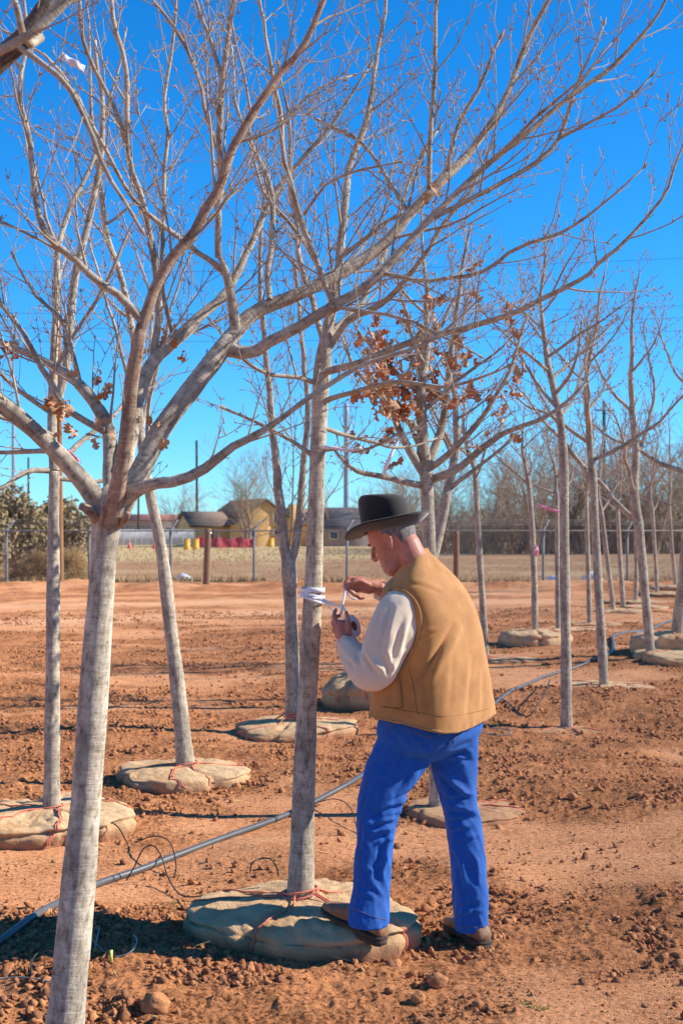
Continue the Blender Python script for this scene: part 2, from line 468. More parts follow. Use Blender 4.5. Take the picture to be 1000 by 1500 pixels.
# ------------------------------------------------------------------ ground
MOUNDS = [  # x, y, radius, height
    (-1.15, 5.55, 0.45, 0.07),     (-0.95, 5.05, 0.35, 0.05), (-0.35, 4.75, 0.55, 0.06), (0.75, 4.75, 0.5, 0.04), (0.55, 6.4, 0.4, 0.07),
    (1.7, 6.2, 0.6, 0.06), (1.3, 8.6, 0.7, 0.10), (2.3, 8.0, 0.8, 0.09), (-0.3, 6.9, 0.35, 0.07), (-1.25, 8.0, 0.4, 0.05),
    (0.0, 8.9, 0.7, 0.08), (3.2, 12.0, 1.2, 0.12), (2.2, 13.0, 1.0, 0.10), (-1.9, 11.0, 0.8, 0.08), (4.0, 17.0, 1.5, 0.12),
    (-3.9, 14.3, 1.1, 0.14), (3.9, 20.0, 1.6, 0.15), (5.5, 27.0, 2.5, 0.15), (1.9, 9.9, 0.5, 0.07), (1.1, 11.3, 0.6, 0.06),
]
def loose_mask(x, y):
    n = fbm(x * 0.62 + 3.1, y * 0.75 + 7.7, 5, 4)
    m = sstep(0.35, 0.54, n)
    m = np.maximum(m, 0.9 * sstep(1.0, 2.4, x - 0.05 * y) * sstep(0.34, 0.5, n) * (y < 13))
    return m
def scarp_line(x):
    return 39.5 + 1.8 * (fbm(x * 0.12, x * 0 + 2.2, 31, 3) - 0.5)
def ground_h(x, y, fine=True):
    x = np.asarray(x, float); y = np.asarray(y, float)
    near = 1 - sstep(42, 50, y)
    h = 0.10 * (fbm(x * 0.3 + 11, y * 0.3 + 5, 3, 3) - 0.5)
    for mx, my, mr, mh in MOUNDS:
        h = h + mh * np.exp(-((x - mx) ** 2 + (y - my) ** 2) / (mr * mr))
    # the low ragged bank in front of the fence
    sl = scarp_line(x)
    rag = fbm(x * 0.8, y * 0.8, 41, 4)
    h = h + 0.20 * np.exp(-((y - sl) / 1.5) ** 2) * (0.35 + 1.3 * rag)
    h = h * near
    lm = loose_mask(x, y) * near
    if fine:
        rg = 1 - np.abs(2 * vnoise(x * 2.6, y * 2.6, 8) - 1)
        h = h + (0.15 + 0.85 * lm) * 0.028 * (rg * vnoise(x * 5.5, y * 5.5, 9) - 0.3) * near
        h = h + (0.10 + 0.90 * lm) * 0.011 * (sstep(0.45, 0.85, fbm(x * 11, y * 11, 10, 2)) - 0.2) * near
        h = h + (0.12 + 0.88 * lm) * 0.013 * ((1 - np.abs(2 * vnoise(x * 21, y * 21, 11) - 1)) * vnoise(x * 31, y * 31, 13) - 0.3) * near
        h = h + (0.25 + 0.75 * lm) * 0.012 * (fbm(x * 48, y * 48, 12, 2) - 0.5) * near * (y < 16)
    return h
def gh(x, y, fine=False):
    if y > 52: return 0.0
    return float(ground_h(np.array([x]), np.array([y]), fine)[0])

def make_ground():
    rows = [-400, -150, -60, -25, -12, -6, -3, -1, 0.5, 1.5, 2.2, 2.8]
    y = 3.1
    while y < 50:
        rows.append(y); y += 0.0015 * y ** 1.5
    while y < 3500:
        rows.append(y); y *= 1.045
    rows = np.array(rows + [4200.0])
    inner = np.linspace(-0.29, 0.29, 510)
    outer = 0.31 + np.geomspace(0.006, 6.0, 46)
    u = np.concatenate([-outer[::-1], inner, outer])
    Y, U = np.meshgrid(rows, u, indexing='ij')
    W = np.maximum(Y, 3.0) + 0.0
    W = np.where(Y < 3, 3.0 + (3 - Y) * 0.6, W)
    X = U * W
    det = (np.abs(U) < 0.5)
    Z = ground_h(X, Y, False)
    Zf = ground_h(X, Y, True)
    Z = np.where(det & (Y > 2.5), Zf, Z)
    nr, nc = Y.shape
    V = np.column_stack([X.ravel(), Y.ravel(), Z.ravel()])
    idx = np.arange(nr * nc).reshape(nr, nc)
    F = np.stack([idx[:-1, :-1], idx[:-1, 1:], idx[1:, 1:], idx[1:, :-1]], -1).reshape(-1, 4)
    me = bpy.data.meshes.new("ground")
    me.vertices.add(len(V)); me.vertices.foreach_set("co", V.ravel())
    me.loops.add(F.size); me.loops.foreach_set("vertex_index", F.ravel())
    me.polygons.add(len(F)); me.polygons.foreach_set("loop_start", np.arange(0, F.size, 4))
    me.polygons.foreach_set("loop_total", np.full(len(F), 4))
    me.polygons.foreach_set("use_smooth", np.ones(len(F), bool))
    me.update()
    def attr(n, a):
        t = me.attributes.new(n, 'FLOAT', 'POINT'); t.data.foreach_set("value", np.asarray(a, float).ravel())
    attr("loose", loose_mask(X, Y))
    # worn track that bends across the open dirt on the left
    c1 = 25.5 + 0.55 * (X + 4.5) + 0.02 * (X + 4.5) ** 2
    wob = 1.2 * (fbm(X * 0.3, Y * 0.3, 61, 3) - 0.5)
    tr = np.exp(-((Y - c1 + wob) / 1.2) ** 2) + 0.8 * np.exp(-((Y - c1 - 5.0 + wob) / 1.0) ** 2)
    attr("track", np.clip(tr, 0, 1) * 0.75 * (1 - sstep(3, 8, X)) * (Y < 42))
    nz = fbm(X * 0.06, Y * 0.1, 71, 4) - 0.5
    attr("field", sstep(42.0, 44.0, Y + 3 * nz))
    attr("grass", np.clip(sstep(0, 14, Y + 26 * nz - 70 - 45 * sstep(-2, 9, X / Y * 44)) + 0.55 * sstep(43, 46, Y) * sstep(0.55, 0.7, fbm(X * 0.25, Y * 0.35, 81, 4)), 0, 1) * (Y < 700) + 0.6 * (Y >= 700))
    me.materials.append(MT["soil"])
    o = bpy.data.objects.new("ground", me); col.objects.link(o)
    tag(o, "bare red dirt of the tree nursery, field and dry grass beyond", "ground", kind="structure")
make_ground()

# loose clods: uncountable, one object
ICO = None
def ico():
    bm = bmesh.new(); bmesh.ops.create_icosphere(bm, subdivisions=1, radius=1.0)
    V = np.array([v.co[:] for v in bm.verts]); F = [tuple(v.index for v in f.verts) for f in bm.faces]
    bm.free(); return V, np.array(F)
def make_clods():
    rs = np.random.RandomState(4)
    V0, F0 = ico()
    n = 250000
    Y = 3.9 + (rs.rand(n) ** 2.0) * 24
    X = (rs.rand(n) - 0.5) * 0.66 * Y
    lm = loose_mask(X, Y)
    cl = fbm(X * 2.4, Y * 2.4, 15, 3)
    cl2 = fbm(X * 6.5, Y * 6.5, 19, 2)
    clu = (0.22 + 0.78 * lm) * sstep(0.40, 0.60, 0.55 * cl + 0.45 * cl2)
    keep = rs.rand(n) < clu * 0.55 + 0.03
    clu = clu[keep]
    X, Y = X[keep], Y[keep]
    k = len(X)
    size = np.exp(rs.randn(k) * 0.62) * 0.0046 * (0.75 + 0.05 * Y) * (0.65 + 0.6 * clu)
    size = np.clip(size, 0.0025, 0.020)
    Z = ground_h(X, Y, True) + size * 0.25
    OV = np.array([(1, 0, 0), (-1, 0, 0), (0, 1, 0), (0, -1, 0), (0, 0, 1), (0, 0, -1)], float)
    OF = np.array([(0, 2, 4), (2, 1, 4), (1, 3, 4), (3, 0, 4), (2, 0, 5), (1, 2, 5), (3, 1, 5), (0, 3, 5)])
    allV, allF, off = [], [], 0
    for (B, BF, sel) in ((V0, F0, size > 0.0095), (OV, OF, size <= 0.0095)):
        kk = int(sel.sum()); sz = size[sel]
        jit = 1 + 0.95 * (rs.rand(kk, len(B)) - 0.5)
        sc = sz[:, None] * np.array([1, 1, 0.75])[None] * (0.75 + 0.5 * rs.rand(kk, 3))
        th = rs.rand(kk) * 6.28
        P = B[None] * jit[:, :, None] * sc[:, None, :]
        tl = rs.randn(kk, 2) * 0.4
        P[:, :, 2] += P[:, :, 0] * tl[:, :1] + P[:, :, 1] * tl[:, 1:]
        Vs = np.empty((kk, len(B), 3))
        Vs[:, :, 0] = P[:, :, 0] * np.cos(th)[:, None] - P[:, :, 1] * np.sin(th)[:, None] + X[sel][:, None]
        Vs[:, :, 1] = P[:, :, 0] * np.sin(th)[:, None] + P[:, :, 1] * np.cos(th)[:, None] + Y[sel][:, None]
        Vs[:, :, 2] = P[:, :, 2] + Z[sel][:, None]
        allV.append(Vs.reshape(-1, 3)); allF.append((BF[None] + (np.arange(kk) * len(B))[:, None, None]).reshape(-1, 3) + off)
        off += kk * len(B)
    V = np.vstack(allV); F = np.vstack(allF)
    me = bpy.data.meshes.new("dirt_clods")
    me.vertices.add(len(V)); me.vertices.foreach_set("co", V.ravel())
    me.loops.add(F.size); me.loops.foreach_set("vertex_index", F.ravel())
    me.polygons.add(len(F)); me.polygons.foreach_set("loop_start", np.arange(0, F.size, 3))
    me.polygons.foreach_set("loop_total", np.full(len(F), 3))
    me.update(); me.materials.append(MT["clod"])
    o = bpy.data.objects.new("dirt_clods", me); col.objects.link(o)
    tag(o, "crumbled clods of red soil scattered over the ground", "dirt", kind="stuff")
make_clods()

def big_clod(px, py, size, label, seed):
    Y = CAMZ * FPX / (py - HY)
    p = at(px, py, Y)
    rs = np.random.RandomState(seed)
    bm = bmesh.new(); bmesh.ops.create_icosphere(bm, subdivisions=3, radius=1.0)
    V = np.array([v.co[:] for v in bm.verts]); F = [tuple(v.index for v in f.verts) for f in bm.faces]; bm.free()
    r = 1 + 0.5 * (fbm(V[:, 0] * 1.5 + seed, V[:, 1] * 1.5 + V[:, 2] * 2.1, seed, 4) - 0.5) + 0.3 * (vnoise(V[:, 0] * 5, V[:, 2] * 5 + V[:, 1] * 3, seed) - 0.5)
    V = V * r[:, None] * np.array([size, size * 0.9, size * 0.8])
    z = gh(p.x, p.y, True)
    a = Acc(); a.add(V + np.array([p.x, p.y, z + size * 0.45]), F)
    o = mk("soil_clod", a, MT["clod"], org=(p.x, p.y, z), smooth=False)
    tag(o, label, "clod", "large clods of red soil")
big_clod(612, 1480, 0.026, "round red clod at the bottom edge below the man's boots", 1)
big_clod(640, 1453, 0.036, "dark lumpy clod just above the bottom edge, right of the round one", 2)
big_clod(838, 1188, 0.028, "dark clod lying alone right of the man's knee", 3)
big_clod(700, 1487, 0.02, "small clod at the bottom edge left of the green weed", 4)
big_clod(228, 1492, 0.05, "large crumbling clod at the bottom edge beside the foreground trunk", 5)

# ------------------------------------------------------------------ trees
def px_path(pts, n=None):
    """rows (px,py,Y,widthpx) -> world xyz + radius"""
    out = []
    for px, py, Y, w in pts:
        p = at(px, py, Y)
        out.append((p.x, p.y, p.z, w / 2.0 / FPX * Y))
    out = np.array(out)
    L = np.linalg.norm(np.diff(out[:, :3], axis=0), axis=1).sum()
    n = n or max(5, int(L / 0.05))
    q = cr(out, n)
    q[:, 3] = np.maximum(q[:, 3], 0.0012)
    return q

def rough_path(q, rng, amp):
    """small crooks along a limb"""
    m = len(q)
    s = rng.random() * 100
    t = np.arange(m) * 0.33
    for k in range(3):
        q[:, k] += amp * (fbm(t + s, t * 0 + k * 7.3, 91, 2) - 0.5) * np.clip(np.minimum(t, 1.0), 0, 1)
    return q

def unit(v):
    return v / (np.linalg.norm(v) + 1e-9)

def shoot(rng, p, d, L, r0, up, seg, wig):
    n = max(3, int(L / seg) + 1)
    P = [np.array(p)]
    d = unit(np.array(d)); st = L / (n - 1)
    for i in range(n - 1):
        d = unit(d + np.array([rng.gauss(0, wig), rng.gauss(0, wig), rng.gauss(0, wig) + up]))
        P.append(P[-1] + d * st)
    t = np.linspace(0, 1, n)
    return np.column_stack([np.array(P), r0 * (1 - 0.72 * t)])

def side_dir(rng, T, ang, phi=None):
    ref = np.array([0, 0, 1.0]) if abs(T[2]) < 0.95 else np.array([1.0, 0, 0])
    a = unit(xp(T, ref)); b = xp(T, a)
    phi = rng.random() * 6.283 if phi is None else phi
    s = a * math.cos(phi) + b * math.sin(phi)
    return unit(T * math.cos(ang) + s * math.sin(ang))

def twig_up(rng, acc, q, dens, Lm, depth, up=0.06, sides=4, t0=0.12, spur=True, rmin=0.0017, seg=0.05, rk=0.5, tips=None):
    """branches and spurs along limb q, recursive"""
    P, rad = q[:, :3], q[:, 3]
    dl = np.linalg.norm(np.diff(P, axis=0), axis=1)
    cum = np.concatenate([[0], np.cumsum(dl)]); L = cum[-1]
    s = L * t0 + rng.random() / dens
    phi = rng.random() * 6
    while s < L:
        i = min(np.searchsorted(cum, s), len(P) - 1); i = max(i, 1)
        T = unit(P[i] - P[i - 1])
        phi += 2.4 + rng.gauss(0, 0.5)
        d = side_dir(rng, T, R(rng.uniform(28, 56)), phi)
        d = unit(d + np.array([0, 0, 0.18]))
        l = Lm * rng.uniform(0.35, 1.1) * (1 - 0.45 * s / L)
        r0 = max(rmin, min(rad[i] * rk, rmin + 0.0075 * l))
        b = shoot(rng, P[i] - T * rad[i] * 0.2, d, l, r0, up * 1.4, seg * 1.2, 0.085)
        b[:, 3] = np.maximum(b[:, 3], rmin * 0.7)
        tube(acc, b[:, :3], b[:, 3], sides if l > 0.12 else 3)
        if tips is not None: tips.append((b[-1, :3], unit(b[-1, :3] - b[-2, :3])))
        if depth > 0 and l > 0.1:
            twig_up(rng, acc, b, dens * 1.0, Lm * 0.5, depth - 1, up, max(3, sides - 1), 0.15, spur, rmin, seg * 0.8, 0.65, tips)
        s += (1 / dens) * rng.uniform(0.5, 1.5)
    if spur:
        s = L * t0
        while s < L:
            i = min(np.searchsorted(cum, s), len(P) - 1); i = max(i, 1)
            T = unit(P[i] - P[i - 1])
            if rad[i] < 0.014:
                d = side_dir(rng, T, R(rng.uniform(35, 70)))
                l = rng.uniform(0.010, 0.030)
                p0 = P[i]
                tube(acc, [p0, p0 + d * (rad[i] + l * 0.7), p0 + d * (rad[i] + l) + np.array([0, 0, l * 0.2])], [rmin, rmin * 0.95, rmin * 1.25], 3)
            s += rng.uniform(0.05, 0.14)
        # bud at the tip
        if rad[-1] > 0.006: return
        T = unit(P[-1] - P[-2]); r = max(rad[-1], rmin) * 1.7
        tube(acc, [P[-1], P[-1] + T * r * 2, P[-1] + T * r * 5], [max(rad[-1], rmin), r, rmin * 0.4], 4)

LEAF = []
def leaf_meshes():
    for k, m in enumerate([MT["leaf"], MT["leaf"], MT["leaf_pale"], MT["leaf_pale"]]):
        rs = np.random.RandomState(50 + k)
        n = 7
        wid = [0.05, 0.30, 0.16, 0.42, 0.2, 0.36, 0.05]
        V = []; F = []
        for i in range(n):
            t = i / (n - 1)
            w = wid[i] * (0.85 + 0.3 * rs.rand())
            bend = 0.35 * math.sin(t * 2.6 + k) ; cup = 0.25 + 0.25 * rs.rand()
            V += [(-w, t, bend + cup * w + 0.10 * rs.randn()), (0, t, bend), (w, t + 0.03 * rs.randn(), bend + cup * w + 0.10 * rs.randn())]
        for i in range(n - 1):
            a = i * 3
            F += [(a, a + 1, a + 4, a + 3), (a + 1, a + 2, a + 5, a + 4)]
        me = bpy.data.meshes.new("dry_leaf")
        me.from_pydata([tuple(v) for v in V], [], F)
        me.polygons.foreach_set("use_smooth", [True] * len(me.polygons))
        me.materials.append(m); LEAF.append(me)
leaf_meshes()

def leaf(parent, p, size, rng):
    o = bpy.data.objects.new("dry_leaf", LEAF[rng.randrange(4)])
    col.objects.link(o); o.parent = parent
    q = Quaternion((rng.gauss(0, 1), rng.gauss(0, 1), rng.gauss(0, 1), rng.gauss(0, 1))).normalized()
    # hang tip-down more often than not
    if rng.random() < 0.6:
        q = Vector((0, 1, 0)).rotation_difference(Vector((rng.gauss(0, 0.5), rng.gauss(0, 0.5), -1))) @ Quaternion((0, 1, 0), rng.random() * 6.28)
    o.matrix_local = Matrix.Translation(Vector(p) - Vector(ORG[parent])) @ q.to_matrix().to_4x4() @ Matrix.Scale(size, 4)
    return o

def root_ball(parent, cx, cy, z0, r, h, seed, tilt=(0, 0), trunk_r=0.05, squash=1.0, trunk_at=None):
    """burlap wrapped root ball: flat crown, bulging lobes tied in by twine"""
    rng = random.Random(seed)
    nt, nr = (132, 44) if r * 1000 / max(cy, 3) > 55 else (84, 26)
    th = np.arange(nt) / nt * 2 * math.pi
    lob = [rng.random() * 6.28 for _ in range(6)]
    V = np.zeros((nr, nt, 3))
    prof = []
    for i in range(nr):
        t = i / (nr - 1)                          # 0 centre of the top .. 1 buried foot
        if t < 0.5:
            rr = 0.10 + (0.80 - 0.10) * (t / 0.5); zz = h * (1.0 - 0.10 * (t / 0.5) ** 2)
        else:
            a = (t - 0.5) / 0.5 * math.pi * 0.72
            rr = 0.80 + 0.20 * math.sin(a); zz = h * (0.5 + 0.40 * math.cos(a)) if a < math.pi / 2 else h * (0.5 + 0.75 * math.cos(a))
        prof.append((rr, zz))
    c, s_ = np.cos(th), np.sin(th)
    outl = 1 + 0.07 * np.sin(2 * th + lob[0]) + 0.055 * np.sin(3 * th + lob[1]) + 0.02 * np.sin(5 * th + lob[2])
    pin = np.zeros(nt)
    for k in range(4):                            # pinched where the twine pulls in
        a0 = lob[3] + k * math.pi / 2 + rng.uniform(-0.3, 0.3)
        dd = np.abs((th - a0 + math.pi) % (2 * math.pi) - math.pi)
        pin = np.maximum(pin, np.exp(-(dd / 0.075) ** 2))
    for i, (rr, zz) in enumerate(prof):
        t = i / (nr - 1)
        fold = 0.10 * (fbm(th * 0 + np.cos(th) * 3.3 + seed, np.sin(th) * 3.3 + t * 2.2, seed, 3) - 0.5) * 2
        cre = 0.06 * (1 - np.abs(2 * vnoise(c * 7 + seed, s_ * 7 + t * 4.5, seed + 3) - 1)) ** 2
        cre = cre + 0.028 * (1 - np.abs(2 * vnoise(c * 15 + seed, s_ * 15 + t * 9, seed + 6) - 1)) ** 3 + 0.02 * (1 - np.abs(2 * vnoise(th * 9 + seed, th * 0 + t * 1.5, seed + 8) - 1)) ** 4
        w = sstep(0.05, 0.6, np.array([rr]))[0]
        R_ = r * (rr * outl + w * (fold * 0.7 - cre * 0.5 - 0.10 * pin * sstep(0.4, 0.8, np.array([t]))[0]))
        lump = 0.05 * (fbm(c * rr * 3 + seed * 1.7, s_ * rr * 3, seed + 9, 4) - 0.5) * 2 * r
        # a sagging fold of cloth that overlaps the skirt below it
        lap = 0.035 * np.exp(-((t - 0.66) / 0.045) ** 2) - 0.05 * np.exp(-((t - 0.75 - 0.03 * np.sin(3 * th + lob[4])) / 0.035) ** 2)
        R_ = R_ + r * lap * (0.35 + 0.65 * (np.sin(2 * th + lob[5]) > -0.4))
        V[i, :, 0] = R_ * c; V[i, :, 1] = R_ * s_ * squash
        V[i, :, 2] = zz + w * (lump - 0.16 * h * pin - cre * h * 0.9) * (1 if t < 0.75 else 0.4) + (0.02 * h)
    # second fold of cloth overlapping the shoulder
    q = Quaternion((0, 1, 0), R(tilt[0])) @ Quaternion((1, 0, 0), R(tilt[1]))
    M3 = np.array(q.to_matrix())
    W = V.reshape(-1, 3) @ M3.T + np.array([cx, cy, z0])
    a = Acc(); a.add(W, grid_q(nr, nt)); a.o.append(tuple(reversed(range(nt))))
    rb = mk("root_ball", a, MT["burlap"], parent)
    # twine: turns round the foot of the trunk, then over the shoulders
    ta = trunk_at if trunk_at is not None else np.array([cx, cy, z0 + h])
    top = ta[2]
    for k in range(3):
        tw = Acc()
        tt = np.linspace(0, 2 * math.pi, 25)
        rr = trunk_r * 1.12 + 0.004
        tube(tw, np.column_stack([ta[0] + rr * np.cos(tt), ta[1] + rr * np.sin(tt), top + 0.012 * k + 0.012 * np.sin(tt + k)]), 0.0045, 4)
        mk("twine", tw, MT["twine"], rb)
    Wg = W.reshape(nr, nt, 3)
    for k in range(5):
        a0 = (lob[3] + k * 1.257 + rng.uniform(-0.35, 0.35)) % (2 * math.pi)
        j = int(a0 / (2 * math.pi) * nt) % nt
        j2 = (j + rng.randrange(-9, 9)) % nt
        pts = [np.array([ta[0] + trunk_r * math.cos(a0), ta[1] + trunk_r * math.sin(a0), top + 0.02])]
        for i in range(5, nr - 4, 2):
            jj = int(round(j + ((j2 - j + nt // 2) % nt - nt // 2) * i / nr)) % nt
            pp = Wg[i, jj]; nrm = unit(pp - np.array([cx, cy, z0 - 0.1]))
            pts.append(pp + nrm * 0.006)
        tw = Acc(); q2 = cr(pts, 26)
        tube(tw, q2, 0.0042, 4)
        if k % 2 == 0:
            q3 = q2.copy(); q3[:, 0] += 0.012; q3[:, 2] += 0.001
            tube(tw, q3, 0.0038, 4)
        mk("twine", tw, MT["twine"], rb)
    return rb

def limb_part(root, q, rng, mat, dens, Lm, depth, sides, name="limb", tmat="twig", t0=0.1, up=0.06, spur=True, rmin=0.0017, tips=None, crook=0.02):
    q = rough_path(q, rng, crook)
    a = Acc()
    tube(a, q[:, :3], q[:, 3], sides, wob=0.10, rng=rng)
    lo = mk(name, a, mat, root, bark=True)
    tw = Acc()
    twig_up(rng, tw, q, dens, Lm, depth, up, 5 if sides > 6 else 4, t0, spur, rmin, tips=tips)
    if tw.n:
        t = mk("twigs", tw, MT[tmat], lo); t["kind"] = "stuff"
    return lo

def trunk_part(root, pts, mat, sides=20, rng=None, flare=1.25):
    q = px_path(pts)
    t = np.linspace(0, 1, len(q))
    L = np.linalg.norm(np.diff(q[:, :3], axis=0), axis=1).sum()
    q[:, 3] *= 1 + (flare - 1) * np.exp(-(t * L) / 0.10)
    k = np.arange(len(q))
    q[:, 3] *= 1 + 0.05 * (vnoise(k * 0.31, k * 0 + 3.3, 7) - 0.5) * 2
    a = Acc(); tube(a, q[:, :3], q[:, 3], sides, wob=0.03, rng=rng)
    return mk("trunk", a, mat, root, bark=True), q

GRP = "balled nursery trees standing in rows"
